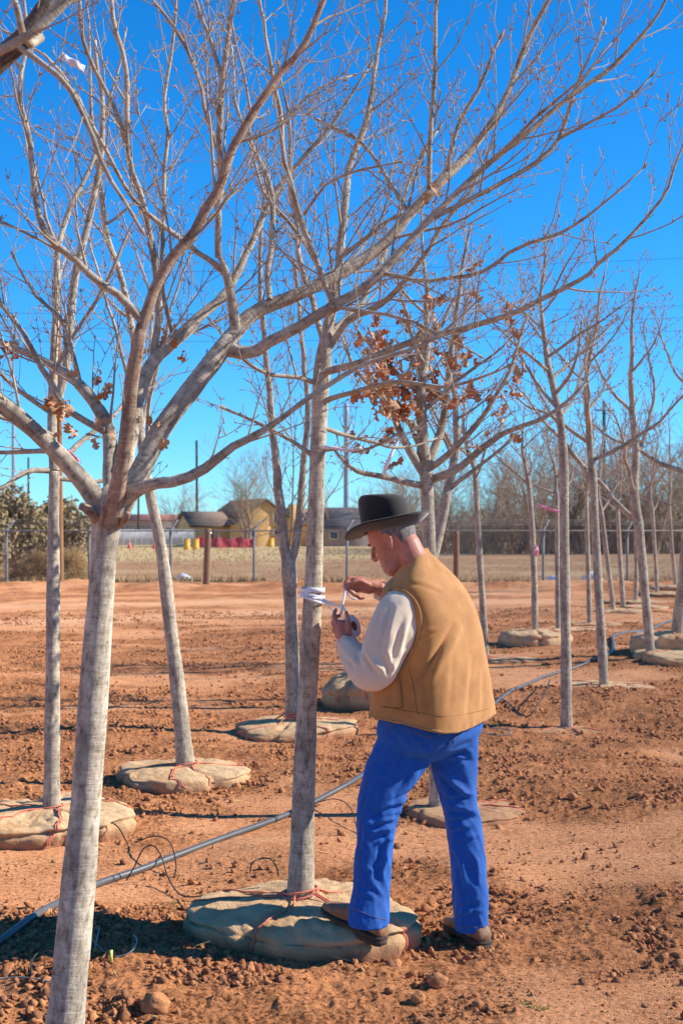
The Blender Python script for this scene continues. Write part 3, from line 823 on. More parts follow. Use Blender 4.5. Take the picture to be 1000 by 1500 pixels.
# ---- the foreground tree, traced limb by limb
def tree_foreground():
    rng = random.Random(11)
    base = at(92, 1556, 4.2)
    root = thing("nursery_tree", (base.x, base.y, 0), "big bare tree in the foreground at left, its pale limbs spreading across the sky", "tree", GRP)
    B = 4.2
    tr, q = trunk_part(root, [(88, 1590, B, 60), (97, 1490, B, 55), (112, 1330, B, 50), (128, 1150, B, 45), (140, 980, B, 41), (149, 860, B, 39), (154, 790, B, 40), (158, 752, B, 50), (163, 725, B, 44), (166, 712, B, 24)], MT["bark"], 28, rng, 1.15)
    stub = Acc()
    for pts in ([(142, 758, 4.17, 20), (130, 747, 4.14, 15), (119, 741, 4.12, 12)], [(176, 768, 4.19, 14), (184, 760, 4.15, 11), (188, 752, 4.13, 8)]):
        tube(stub, px_path(pts)[:, :3], px_path(pts)[:, 3], 10)
        mk("cut_stub", stub, MT["bark_red"], root, bark=True); stub = Acc()
    D = {
     "A": ([(158, 752, 4.2, 42), (112, 692, 4.17, 33), (60, 640, 4.12, 30), (0, 588, 4.05, 27), (-70, 530, 3.95, 22), (-150, 430, 3.9, 10)], 4, .55, "bark"),
     "B": ([(160, 765, 4.17, 38), (176, 700, 4.08, 28), (187, 625, 4.05, 26), (193, 560, 4.03, 25), (202, 502, 4.01, 23), (206, 482, 4.0, 20), (209, 468, 4.0, 8)], 1.5, .35, "bark_red"),
     "B1": ([(203, 496, 4.01, 22), (207, 478, 4.0, 21), (235, 408, 4.0, 19), (285, 335, 4.0, 18), (322, 268, 4.0, 17), (345, 215, 4, 15), (400, 125, 4, 14), (440, 70, 4, 12), (475, 0, 4, 10), (500, -60, 4, 6)], 5, .45, "bark_red"),
     "B2": ([(209, 472, 4.0, 17), (175, 432, 3.98, 14), (125, 395, 3.95, 13), (68, 345, 3.9, 12), (50, 280, 3.9, 11), (36, 190, 3.9, 10), (33, 110, 3.9, 8), (38, 50, 3.9, 7), (30, -30, 3.9, 5)], 5, .4, "bark"),
     "B3": ([(330, 250, 4, 9), (306, 175, 3.96, 8), (295, 120, 3.95, 7), (275, 65, 3.92, 7), (250, 30, 3.9, 6), (215, -10, 3.9, 4)], 6, .3, "bark"),
     "B4": ([(352, 207, 4.0, 7), (400, 190, 4.02, 6), (450, 150, 4.05, 5), (520, 110, 4.1, 3)], 6, .25, "bark"),
     "C": ([(168, 760, 4.22, 42), (205, 690, 4.25, 37), (240, 625, 4.3, 35), (290, 560, 4.36, 34), (326, 512, 4.41, 33), (338, 495, 4.43, 26), (346, 482, 4.45, 10)], 1.6, .35, "bark"),
     "C1": ([(312, 530, 4.39, 32), (338, 495, 4.44, 30), (372, 458, 4.48, 26), (430, 433, 4.5, 23), (500, 397, 4.55, 22), (560, 360, 4.6, 20), (600, 315, 4.62, 19), (640, 270, 4.65, 18), (680, 232, 4.7, 15), (715, 185, 4.72, 12), (745, 130, 4.75, 11), (770, 60, 4.8, 10), (800, 5, 4.8, 8), (825, -60, 4.8, 5)], 4.5, .5, "bark"),
     "C1a": ([(655, 258, 4.66, 9), (665, 200, 4.64, 8), (700, 130, 4.62, 7), (728, 60, 4.6, 5)], 6, .25, "bark"),
     "C1b": ([(628, 282, 4.63, 10), (631, 200, 4.6, 9), (634, 136, 4.58, 8), (642, 0, 4.55, 7), (646, -50, 4.55, 5)], 5, .3, "bark"),
     "C1c": ([(600, 316, 4.62, 8), (560, 250, 4.7, 7), (520, 205, 4.75, 6), (470, 180, 4.8, 4)], 6, .3, "bark"),
     "C2": ([(332, 512, 4.42, 27), (365, 518, 4.40, 22), (400, 497, 4.38, 20), (450, 472, 4.36, 19), (490, 448, 4.35, 18), (540, 416, 4.35, 16), (580, 376, 4.36, 14), (636, 316, 4.38, 13), (700, 254, 4.4, 11), (760, 205, 4.4, 10), (830, 145, 4.42, 9), (900, 95, 4.45, 8), (960, 25, 4.45, 6), (985, -20, 4.45, 4)], 5, .4, "bark"),
     "C2a": ([(636, 318, 4.38, 10), (700, 284, 4.4, 9), (780, 242, 4.42, 8), (820, 200, 4.43, 8), (840, 140, 4.44, 7), (864, 80, 4.45, 5), (880, 38, 4.45, 4)], 6, .3, "bark"),
     "C2a2": ([(818, 203, 4.43, 6), (860, 182, 4.4, 5), (900, 160, 4.38, 5), (950, 112, 4.36, 3.5)], 8, .16, "bark"),
     "C2e": ([(690, 262, 4.4, 8), (740, 215, 4.35, 7), (800, 160, 4.32, 6), (850, 120, 4.3, 4), (895, 60, 4.3, 3)], 7, .2, "bark"),
     "C2c": ([(560, 400, 4.35, 9), (630, 412, 4.33, 8), (704, 400, 4.32, 7), (760, 362, 4.3, 7), (820, 340, 4.3, 6), (872, 308, 4.28, 5), (936, 246, 4.26, 3)], 6, .3, "bark"),
     "C2d": ([(494, 450, 4.34, 8), (540, 458, 4.3, 7), (580, 464, 4.25, 6), (632, 484, 4.2, 5), (700, 520, 4.15, 3)], 6, .3, "bark"),
     "D": ([(166, 735, 4.17, 38), (215, 712, 4.12, 23), (255, 705, 4.1, 20), (295, 690, 4.08, 18), (340, 655, 4.06, 15), (370, 638, 4.06, 13), (420, 607, 4.05, 10), (470, 572, 4.05, 9), (530, 535, 4.05, 8), (620, 505, 4.05, 6), (700, 440, 4.05, 4)], 4.5, .4, "bark"),
     "E": ([(165, 745, 4.25, 30), (161, 690, 4.38, 26), (158, 625, 4.45, 24), (125, 572, 4.5, 21), (95, 547, 4.55, 17), (60, 528, 4.6, 14), (0, 502, 4.6, 12), (-60, 470, 4.7, 8)], 4.5, .45, "bark"),
     "E2": ([(152, 632, 4.42, 13), (100, 600, 4.38, 12), (76, 560, 4.36, 11), (52, 516, 4.34, 10), (24, 476, 4.32, 8), (0, 444, 4.3, 7), (-50, 360, 4.3, 4)], 4.5, .35, "bark"),
     "E3": ([(118, 566, 4.5, 10), (108, 520, 4.55, 9), (90, 470, 4.6, 8), (48, 430, 4.62, 6), (20, 380, 4.65, 4)], 6, .3, "bark"),
     "F": ([(172, 740, 4.28, 32), (190, 640, 4.45, 28), (205, 575, 4.55, 26), (225, 530, 4.6, 24), (255, 500, 4.65, 22), (290, 465, 4.7, 18), (330, 430, 4.75, 15), (360, 372, 4.8, 12), (400, 285, 4.85, 10), (450, 225, 4.9, 8), (500, 165, 4.9, 6), (540, 100, 4.9, 4)], 5, .4, "bark"),
     "F2": ([(225, 528, 4.6, 14), (230, 460, 4.62, 13), (228, 395, 4.62, 13), (215, 310, 4.6, 12), (190, 225, 4.55, 11), (187, 140, 4.5, 10), (170, 15, 4.5, 8), (165, -40, 4.5, 6)], 5, .35, "bark"),
     "F2b": ([(190, 228, 4.55, 9), (165, 150, 4.5, 8), (130, 80, 4.45, 8), (117, 30, 4.45, 7), (117, -40, 4.45, 5)], 5, .3, "bark"),
     "F3": ([(255, 500, 4.65, 9), (240, 420, 4.7, 8), (242, 290, 4.75, 8), (245, 165, 4.8, 7), (255, 60, 4.8, 6), (258, -30, 4.8, 4)], 5, .35, "bark"),
     "G": ([(345, 482, 4.44, 20), (338, 430, 4.42, 17), (330, 402, 4.4, 15), (319, 374, 4.38, 7)], 3, .3, "bark"),
     "G1": ([(320, 378, 4.38, 13), (320, 300, 4.36, 12), (318, 225, 4.35, 12), (325, 125, 4.3, 11), (345, 0, 4.3, 9), (352, -60, 4.3, 6)], 5, .35, "bark"),
     "G1b": ([(325, 115, 4.3, 8), (305, 55, 4.28, 7), (285, 0, 4.26, 6), (278, -40, 4.25, 4)], 6, .25, "bark"),
     "G2": ([(328, 398, 4.4, 12), (300, 378, 4.38, 10), (270, 360, 4.36, 9), (225, 325, 4.3, 9), (190, 290, 4.28, 8), (135, 185, 4.2, 7), (90, 115, 4.15, 6), (40, 65, 4.1, 5), (0, 35, 4.1, 4)], 5, .3, "bark"),
     "G3": ([(489, 448, 4.35, 11), (468, 400, 4.33, 10), (442, 312, 4.3, 10), (415, 225, 4.28, 9), (407, 150, 4.25, 8), (400, 95, 4.2, 7), (385, 30, 4.2, 6), (378, -40, 4.2, 4)], 5, .3, "bark"),
     "G3b": ([(445, 315, 4.3, 6), (476, 272, 4.25, 5), (524, 252, 4.2, 4.5), (580, 240, 4.15, 3)], 8, .18, "bark"),
     "G4": ([(395, 440, 4.47, 12), (392, 400, 4.55, 11), (398, 320, 4.6, 10), (385, 250, 4.65, 8), (350, 160, 4.7, 6), (340, 80, 4.7, 4)], 5, .3, "bark"),
    }
    for k, (pts, dens, Lm, mat) in D.items():
        pts = [(x, y, Y_, w * 0.83) for x, y, Y_, w in pts]
        limb_part(root, px_path(pts), rng, MT[mat], dens * 2.5, Lm * 1.2, 2, 14 if pts[0][3] > 20 else (10 if pts[0][3] > 12 else 7), t0=0.08 if len(k) > 1 else 0.22, crook=0.012 if pts[0][3] > 20 else 0.03)
    lr = random.Random(5)
    for (px, py, Y, n, sp) in [(80, 592, 4.1, 14, 10), (100, 630, 4.2, 5, 8), (148, 622, 4.3, 7, 14), (215, 614, 4.2, 3, 8), (243, 645, 4.25, 2, 6), (136, 548, 4.5, 3, 5), (150, 573, 4.45, 4, 8), (15, 510, 4.3, 7, 9), (250, 492, 4.6, 5, 8), (640, 285, 4.6, 3, 6), (268, 520, 4.5, 2, 5), (643, 430, 4.3, 3, 8), (700, 380, 4.3, 2, 6), (398, 690, 4.1, 0, 4), (120, 540, 4.4, 2, 5), (185, 668, 4.1, 0, 3)]:
        for i in range(n):
            leaf(root, at(px + lr.gauss(0, sp), py + lr.gauss(0, sp * 0.7), Y + lr.gauss(0, 0.03)), lr.uniform(0.025, 0.042), lr)
    root_ball(root, base.x, base.y - 0.25, -0.16, 0.45, 0.15, 3, trunk_r=0.07, trunk_at=np.array([base.x, base.y, 0.0]))
    return root
tree_foreground()

def tree_corner():
    """neighbour tree whose limb crosses the upper left corner; its trunk stands left of the frame"""
    rng = random.Random(23)
    base = Vector((-1.75, 3.35, 0))
    root = thing("nursery_tree", base, "tree mostly outside the frame whose dark limb crosses the upper left corner", "tree", GRP)
    Y = 3.35
    px0 = 500 + base.x / Y * FPX
    trunk_part(root, [(px0, HY + CAMZ / Y * FPX + 40, Y, 70), (px0 + 10, 1200, Y, 64), (px0 + 20, 760, Y, 58), (px0 + 60, 560, Y, 54)], MT["bark_dark"], 20, rng)
    limb_part(root, px_path([(px0 + 45, 600, Y, 46), (-300, 400, Y, 40), (-120, 205, Y, 36), (0, 88, Y, 32), (42, 45, Y, 28), (70, -10, Y, 20), (85, -90, Y, 14)]), rng, MT["bark_dark"], 2, .3, 2, 16, t0=0.5, crook=0.01)
    limb_part(root, px_path([(58, 55, Y, 16), (40, 65, 3.25, 12), (30, 20, 3.2, 10), (10, -30, 3.2, 8)]), rng, MT["bark"], 5, .2, 2, 8)
    limb_part(root, px_path([(-60, 100, 3.1, 14), (0, 75, 3.1, 14), (60, 40, 3.1, 13), (110, -10, 3.12, 11), (150, -60, 3.1, 8)]), rng, MT["bark"], 3, .2, 1, 8)
    limb_part(root, px_path([(30, 70, 3.3, 10), (62, 95, 3.25, 9), (100, 120, 3.2, 9), (130, 180, 3.2, 8), (150, 240, 3.2, 7), (200, 330, 3.2, 5)]), rng, MT["bark"], 4, .2, 2, 7)
    limb_part(root, px_path([(55, 45, 3.32, 14), (75, 20, 3.3, 12), (100, -20, 3.28, 9)]), rng, MT["bark"], 3, .15, 1, 8)
    root_ball(root, base.x, base.y, -0.06, 0.5, 0.2, 77, trunk_r=0.06)
tree_corner()

def tree_taped():
    rng = random.Random(31)
    Y = 5.66
    base = at(440, 1310, Y)
    root = thing("nursery_tree", (base.x, base.y, 0), "bare tree the man is wrapping with white tape, on a large burlap ball", "tree", GRP)
    tr, q = trunk_part(root, [(439, 1335, Y, 39), (441, 1280, Y, 37), (444, 1180, Y, 33), (449, 1050, Y, 30), (455, 930, Y, 28), (459, 850, Y, 26), (464, 700, Y, 24), (468, 600, Y, 24), (472, 530, Y, 23), (478, 490, Y, 16)], MT["bark"], 24, rng, 1.12)
    D = [
     ([(473, 560, 5.66, 26), (480, 490, 5.66, 20), (492, 400, 5.7, 16), (503, 300, 5.75, 14), (512, 240, 5.8, 12), (530, 185, 5.8, 11), (545, 140, 5.82, 9), (560, 30, 5.85, 7), (568, -50, 5.85, 5)], 4.5, .6),
     ([(474, 545, 5.64, 14), (540, 527, 5.55, 13), (600, 503, 5.5, 12), (700, 475, 5.4, 11), (780, 445, 5.35, 10), (860, 400, 5.3, 8), (912, 356, 5.3, 7), (948, 316, 5.3, 6), (976, 268, 5.3, 5), (1006, 200, 5.3, 3)], 3.6, .45),
     ([(476, 518, 5.66, 14), (516, 468, 5.6, 13), (556, 448, 5.55, 12), (596, 412, 5.5, 10), (648, 332, 5.5, 8), (690, 280, 5.5, 6), (720, 215, 5.5, 4)], 4.5, .4),
     ([(471, 565, 5.66, 10), (430, 548, 5.6, 8), (395, 545, 5.55, 7), (350, 520, 5.5, 5), (300, 465, 5.5, 3)], 4.5, .4),
     ([(470, 590, 5.66, 11), (520, 572, 5.55, 9), (580, 560, 5.45, 8), (660, 568, 5.35, 6), (740, 540, 5.3, 4)], 4.5, .4),
     ([(466, 660, 5.66, 10), (500, 655, 5.62, 8), (530, 660, 5.58, 6), (575, 640, 5.5, 4)], 5, .3),
     ([(464, 672, 5.66, 9), (420, 640, 5.7, 7), (380, 622, 5.75, 6), (330, 600, 5.8, 4)], 5, .3),
     ([(476, 515, 5.7, 13), (460, 440, 5.9, 11), (440, 380, 6.0, 10), (430, 300, 6.05, 8), (425, 200, 6.1, 6), (410, 100, 6.1, 4)], 4.5, .45),
     ([(480, 495, 5.7, 12), (530, 440, 5.9, 10), (570, 350, 6.0, 8), (600, 260, 6.1, 6), (640, 190, 6.1, 4)], 4.5, .45),
     ([(496, 380, 5.7, 9), (560, 330, 5.6, 7), (620, 300, 5.5, 5), (690, 230, 5.5, 3)], 5, .35),
     ([(488, 430, 5.68, 9), (440, 350, 5.6, 8), (390, 290, 5.5, 6), (360, 200, 5.5, 4)], 5, .35),
     ([(467, 625, 5.66, 9), (520, 640, 5.8, 7), (585, 655, 5.95, 5), (640, 640, 6.05, 3)], 5, .3),
    ]
    for pts, dens, Lm in D:
        pts = [(x, y, Y_, w * 0.84) for x, y, Y_, w in pts]
        limb_part(root, px_path(pts), rng, MT["bark"], dens * 2.5, Lm * 1.15, 2, 10 if pts[0][3] > 15 else 7, rmin=0.0019, crook=0.035)
    root_ball(root, base.x + 0.02, base.y - 0.03, -0.035, 0.475, 0.17, 12, trunk_r=0.062, trunk_at=np.array([base.x, base.y, 0.14]))
    return root
TAPED = tree_taped()

def auto_tree(trunk, Y, label, seed, top, ncr, spread=0.55, extra=None, ball=None, mat="bark_grey", dens=10.0, depth=2, rmin=0.0023, leaves=0, leaf_mat=None, sides=8, twmat="twig", limbL=1.2, lead=1.0):
    """straight nursery trunk (photo rows) with an upright crown up to photo row `top`"""
    rng = random.Random(seed)
    b0 = trunk[0]
    base = at(b0[0], b0[1], Y)
    gz = gh(base.x, base.y)
    root = thing("nursery_tree", (base.x, base.y, gz), label, "tree", GRP)
    pts = [(b0[0], b0[1] + 0.06 * FPX / Y, Y, b0[2])] + [(p[0], p[1], Y, p[2]) for p in trunk]
    tr, q = trunk_part(root, pts, MT[mat], 16 if Y < 14 else 10, rng)
    q0 = q[-1]
    topz = CAMZ - (top - HY) / FPX * Y
    H = topz - q0[2]
    tips = []
    # leader
    n = 12
    ld = [q0[:3]]
    d = unit(q[-1, :3] - q[-4, :3])
    for i in range(n):
        d = unit(d + np.array([rng.gauss(0, 0.10), rng.gauss(0, 0.10), 0.22]))
        ld.append(ld[-1] + d * H / n)
    L = np.column_stack([np.array(ld), q0[3] * lead * (1 - 0.85 * np.linspace(0, 1, n + 1))])
    L = cr(L, 26)
    limb_part(root, L, rng, MT[mat], dens * 0.8, 0.45, depth, sides, t0=0.1, rmin=rmin, tips=tips, tmat=twmat)
    phi = rng.random() * 6
    for k in range(ncr):
        t = (k + 0.3) / ncr
        i = int(t ** 1.15 * 0.72 * 25)
        p = L[i, :3]; T = unit(L[min(i + 1, 25), :3] - L[max(i - 1, 0), :3])
        phi += 2.4 + rng.gauss(0, 0.25)
        d = unit(np.array([math.cos(phi), math.sin(phi), 0]) * spread * 1.25 + T * rng.uniform(0.35, 0.75))
        ln = limbL * H * 0.5 * rng.uniform(0.75, 1.15) * (1 - 0.55 * t)
        s = shoot(rng, p, d, ln, max(L[i, 3] * rng.uniform(0.5, 0.7), 0.005), 0.085, 0.12, 0.10)
        limb_part(root, cr(s, max(6, int(ln / 0.07))), rng, MT[mat], dens, 0.42, depth, max(5, sides - 2), t0=0.15, rmin=rmin, tips=tips, tmat=twmat)
    for e in (extra or []):
        limb_part(root, px_path(e), rng, MT[mat], dens, 0.42, depth, sides, t0=0.12, rmin=rmin, tips=tips, tmat=twmat)
    if ball:
        bx, by, br, bh, tl = ball
        root_ball(root, base.x + bx, base.y + by, gz - 0.05 if bh > 0.1 else gz - 0.05, br, bh, seed + 5, tl, trunk_r=b0[2] / 2 / FPX * Y * 1.2, trunk_at=np.array([base.x, base.y, base.z + 0.01]))
    return root, rng, tips

auto_tree([(76, 1190, 25), (77, 1050, 22), (78, 900, 20), (79, 760, 17), (80, 690, 16)], 7.5, "slim grey trunk behind the foreground tree, standing on the ball at the left edge", 41, -40, 6, ball=(-0.02, 0.02, 0.50, 0.17, (0, 0)),
          extra=[[(78, 690, 7.5, 9), (40, 690, 7.4, 8), (0, 715, 7.3, 6), (-50, 705, 7.2, 4)], [(79, 640, 7.5, 9), (40, 620, 7.45, 8), (-10, 608, 7.4, 6), (-60, 570, 7.3, 4)], [(79, 700, 7.5, 8), (130, 705, 7.6, 7), (180, 700, 7.7, 5)], [(78, 660, 7.5, 8), (20, 662, 7.6, 7), (-20, 665, 7.7, 5)],
                 [(82, 600, 7.5, 14), (100, 520, 7.5, 13), (108, 420, 7.5, 12), (130, 320, 7.5, 10), (150, 200, 7.5, 8), (140, 60, 7.5, 5)]], mat="bark", rmin=0.0022)
auto_tree([(272, 1125, 26), (262, 1020, 22), (250, 920, 20), (237, 810, 17), (222, 735, 16), (214, 690, 14)], 8.9, "pale trunk leaning left behind the foreground tree, on a bulging burlap ball", 43, -20, 8, ball=(-0.02, 0.0, 0.46, 0.15, (0, 0)), mat="bark", rmin=0.0024)
auto_tree([(429, 1050, 21), (427, 930, 19), (424, 850, 21), (423, 826, 20), (423, 808, 7)], 11.1, "tree forking low into two stems, just left of the taped trunk", 47, 40, 3,
          extra=[[(420, 830, 11.1, 15), (410, 740, 11.1, 14), (405, 680, 11.1, 12), (396, 600, 11.1, 10), (388, 500, 11.1, 8), (380, 380, 11.1, 6), (390, 250, 11.1, 4)], [(427, 828, 11.1, 13), (440, 740, 11.1, 12), (443, 690, 11.1, 10), (450, 590, 11.0, 8), (440, 480, 11, 6), (430, 380, 11, 4)]], ball=(0.02, 0.0, 0.52, 0.16, (0, 0)), rmin=0.0027, limbL=0.7, lead=0.28)
# the oak that kept its brown leaves
ok, rng_, tips_ = auto_tree([(640, 1198, 23), (636, 1050, 21), (630, 850, 20), (625, 720, 20), (624, 690, 20)], 7.9, "tree behind the man still holding clusters of brown leaves", 53, 330, 8, ball=(0.14, 0.0, 0.36, 0.10, (0, 0)), spread=0.75, mat="bark_grey", rmin=0.0023, limbL=1.5,
          extra=[[(624, 700, 7.9, 15), (590, 640, 7.85, 12), (572, 590, 7.8, 10), (566, 540, 7.8, 7), (540, 480, 7.8, 4)], [(626, 705, 7.9, 14), (680, 680, 7.85, 11), (730, 640, 7.8, 9), (800, 610, 7.7, 6), (860, 560, 7.7, 4)], [(623, 690, 7.9, 14), (648, 620, 8.0, 12), (660, 520, 8.0, 9), (672, 420, 8.0, 6), (690, 330, 8, 4)], [(622, 712, 7.9, 11), (570, 700, 7.8, 9), (520, 690, 7.7, 7), (490, 660, 7.7, 4)]])
nl = 0
rng_.shuffle(tips_)
for p, d in tips_:
    qx = 500 + p[0] / p[1] * FPX; qy = HY + (CAMZ - p[2]) / p[1] * FPX
    if 515 < qx < 760 and 430 < qy < 735 and nl < 297:
        w = math.exp(-((qx - 610) / 75) ** 2 - ((qy - 610) / 110) ** 2)
        if rng_.random() < 0.08 + 1.1 * w:
            for k in range(rng_.randrange(2, 5)):
                leaf(ok, p + np.array([rng_.gauss(0, 0.02), rng_.gauss(0, 0.02), rng_.gauss(-0.01, 0.02)]), rng_.uniform(0.045, 0.075), rng_); nl += 1
xl = Acc()
for p, d in tips_:
    qx = 500 + p[0] / p[1] * FPX; qy = HY + (CAMZ - p[2]) / p[1] * FPX
    w = math.exp(-((qx - 615) / 85) ** 2 - ((qy - 600) / 110) ** 2)
    if 515 < qx < 780 and 400 < qy < 735 and rng_.random() < 0.05 + 0.9 * w:
        for k in range(rng_.randrange(1, 4)):
            c_ = p + np.array([rng_.gauss(0, 0.025), rng_.gauss(0, 0.025), rng_.gauss(-0.01, 0.025)])
            u_ = unit(np.array([rng_.gauss(0, 1), rng_.gauss(0, 1), rng_.gauss(-0.6, 1)])); v_ = unit(xp(u_, np.array([rng_.gauss(0, 1), rng_.gauss(0, 1), rng_.gauss(0, 1)])))
            n_ = xp(u_, v_); L_ = rng_.uniform(0.03, 0.055)
            xl.add([c_, c_ + u_ * L_ * 0.35 + v_ * L_ * 0.3 + n_ * 0.2 * L_, c_ + u_ * L_ * 0.75 + v_ * L_ * 0.22 + n_ * 0.1 * L_, c_ + u_ * L_, c_ + u_ * L_ * 0.7 - v_ * L_ * 0.24 + n_ * 0.12 * L_, c_ + u_ * L_ * 0.4 - v_ * L_ * 0.3 + n_ * 0.2 * L_], [(0, 1, 2, 3), (0, 3, 4, 5)])
if xl.n:
    mk("leaf_clusters", xl, MT["leaf"], ok, smooth=False)["kind"] = "stuff"
# the tilted ball behind the man
auto_tree([(585, 1000, 18), (615, 880, 17), (640, 790, 16), (655, 720, 14)], 12.9, "leaning tree behind the man, its burlap ball tipped up beside his elbow", 59, 420, 6, ball=(-0.22, 0.0, 0.46, 0.42, (-14, 6)), rmin=0.003)
RIGHT = [
 ([(829, 1072, 23), (828, 950, 20), (826, 800, 19), (825, 680, 18), (820, 610, 15)], 11.2, 330, 10, (0.0, 0.0, 0.40, 0.06, (0, 0)), "nearest slim trunk right of the man, ringed with orange twine on bare dirt"),
 ([(885, 1020, 19), (878, 900, 17), (872, 790, 16), (868, 700, 15)], 13.6, 380, 8, (0.05, 0.0, 0.48, 0.08, (0, 0)), "slim trunk on a half buried mound, second in the row right of the man"),
 ([(954, 977, 19), (945, 880, 17), (937, 790, 17), (934, 765, 20)], 16.4, 400, 5, (0.35, 0.0, 0.60, 0.14, (0, 0)), "trunk forking in a Y above a flat burlap sheet near the right edge"),
 ([(990, 945, 30), (996, 890, 24), (1003, 820, 22), (1010, 740, 20)], 16.9, 380, 6, (0.05, 0.1, 0.62, 0.30, (0, 0)), "thick trunk leaving the frame at the right edge above a tall burlap ball"),
 ([(711, 965, 14), (706, 880, 13), (700, 780, 12), (696, 700, 11)], 17.0, 560, 6, (0.22, 0.0, 0.45, 0.10, (0, 0)), "thin trunk just right of the man's shoulder"),
 ([(783, 938, 13), (782, 850, 12), (778, 760, 11), (774, 710, 10)], 19.2, 600, 6, (0.0, 0.0, 0.55, 0.24, (0, 0)), "thin trunk on a pillow shaped burlap ball by the open dirt"),
 ([(817, 925, 10), (816, 850, 10), (815, 740, 9)], 22.0, 600, 5, (0.3, 0.0, 0.5, 0.10, (0, 0)), "thin trunk half hidden behind the nearest trunk right of the man"),
 ([(863, 919, 10), (861, 840, 9), (858, 740, 9)], 23.5, 600, 5, (0.1, 0.0, 0.45, 0.08, (0, 0)), "thin upright trunk left of the leaning pair in the far row"),
 ([(899, 904, 10), (890, 830, 9), (880, 750, 9)], 26.2, 590, 5, (0.1, 0.0, 0.5, 0.1, (0, 0)), "thin trunk leaning left in the far row"),
 ([(913, 898, 10), (908, 830, 9), (904, 750, 8)], 27.5, 590, 5, (0.4, 0.0, 0.5, 0.1, (0, 0)), "thin trunk leaning slightly left beside the other leaning one"),
 ([(930, 885, 9), (931, 830, 8), (931, 750, 8)], 31.0, 600, 5, (0.0, 0.0, 0.7, 0.12, (0, 0)), "thin upright trunk in the far row, seen left of the forked one"),
 ([(962, 872, 8), (959, 820, 7), (955, 750, 7)], 35.0, 610, 5, (0.3, 0.0, 0.8, 0.14, (0, 0)), "very thin trunk seen just right of the forked one, near the fence"),
 ([(990, 866, 8), (984, 810, 7), (979, 740, 7)], 37.5, 600, 5, (0.0, 0.0, 0.8, 0.14, (0, 0)), "farthest thin trunk by the fence at the right edge"),
]
for i, (trk, Y, top, ncr, ball, lab) in enumerate(RIGHT):
    far = Y > 18
    trk = [(x, y, w * 0.76) for x, y, w in trk]
    auto_tree(trk, Y, lab, 100 + 7 * i, top, ncr, ball=ball, rmin=0.0020 + Y * 0.00010, depth=1 if Y > 25 else 2, dens=11.0, sides=6 if far else 8, spread=0.8, limbL=1.45)
# ------------------------------------------------------------------ hose, drip tubes and small things on the ground
def on_ground(px, py, up=0.0):
    Y = CAMZ * FPX / (py - HY)
    p = at(px, py, Y)
    for _ in range(3):
        z = gh(p.x, p.y, True)
        Y = (CAMZ - z) * FPX / (py - HY)
        p = at(px, py, Y)
    return np.array([p.x, p.y, z + up])

def ground_line(pts, r, n, lift=0.3):
    q = cr([on_ground(*p) for p in pts], n)
    z = ground_h(q[:, 0], q[:, 1], False)
    zf = ground_h(q[:, 0], q[:, 1], True)
    z = np.maximum(z, zf)
    k = np.ones(9) / 9
    zs = np.convolve(np.pad(z, 4, mode='edge'), k, mode='valid')
    q[:, 2] = np.maximum(zs, z - 0.01) + r * lift * 3
    return q
hq = ground_line([(-60, 1420), (0, 1384), (75, 1336), (135, 1304), (215, 1275), (300, 1240), (400, 1205), (470, 1172), (540, 1132), (640, 1075), (725, 1030), (790, 996), (850, 976), (868, 966)], 0.0165, 150)
a = Acc(); tube(a, hq, 0.0165, 12, capstart=True)
o = tag(mk("irrigation_hose", a, MT["hose"], org=hq[0]), "thick grey irrigation hose running across the dirt behind the man's legs", "hose")
for i in (34, 60, 106, 118):
    c = Acc(); d = unit(hq[i + 1] - hq[i - 1])
    tube(c, [hq[i] - d * 0.012, hq[i] + d * 0.012], 0.0185, 12, capstart=True); mk("clamp_ring", c, MT["drip"], o)
hq2 = ground_line([(868, 968), (895, 958), (898, 945), (897, 936), (912, 930), (940, 928), (965, 918), (985, 910), (1040, 900)], 0.022, 50)
a = Acc(); tube(a, hq2, 0.022, 10, capstart=True)
tag(mk("irrigation_hose", a, MT["hose"], org=hq2[0]), "far end of a grey hose kinking between the burlap balls at right", "hose")

def wire(name, pts, r, mat, label, cat):
    """pts: (px, py_ground, height)"""
    P = [on_ground(p[0], p[1]) + np.array([0, 0, p[2]]) for p in pts]
    a = Acc(); tube(a, cr(P, 60), r, 6, capstart=True)
    return tag(mk(name, a, MT[mat], org=P[0]), label, cat)
wire("drip_tube", [(185, 1290, 0.0), (196, 1290, 0.06), (210, 1290, 0.15), (226, 1292, 0.17), (238, 1295, 0.12), (246, 1300, 0.05), (262, 1315, 0.02), (285, 1320, 0.02), (330, 1312, 0.02), (368, 1308, 0.03)], 0.0035, "drip", "thin black drip tube arching up from the grey hose", "tube")
wire("drip_tube", [(100, 1225, 0.10), (140, 1225, 0.09), (168, 1232, 0.09), (182, 1240, 0.05), (190, 1243, 0.0)], 0.0035, "drip", "thin black tube running off the ball at the left edge", "tube")
wire("drip_tube", [(198, 1240, 0.02), (225, 1245, 0.07), (248, 1262, 0.1), (258, 1280, 0.05), (255, 1286, 0.0)], 0.0035, "drip", "thin black tube curving down onto the grey hose", "tube")
wire("drip_tube", [(366, 1335, 0.17), (370, 1335, 0.21), (382, 1337, 0.235), (397, 1337, 0.23), (406, 1337, 0.19), (407, 1337, 0.16)], 0.0035, "drip", "small black tube loop on top of the taped tree's ball", "tube")
wire("drip_tube", [(720, 1020, 0.0), (740, 1030, 0.02), (770, 1050, 0.0), (790, 1045, 0.1), (800, 1028, 0.12), (805, 1010, 0.1)], 0.006, "drip", "thin dark wire rising beside the nearest trunk right of the man", "tube")
wire("drip_tube", [(465, 1180, 0.02), (490, 1188, 0.07), (512, 1200, 0.07), (525, 1222, 0.0)], 0.003, "drip", "thin black tube between the taped trunk and the man's knee", "tube")
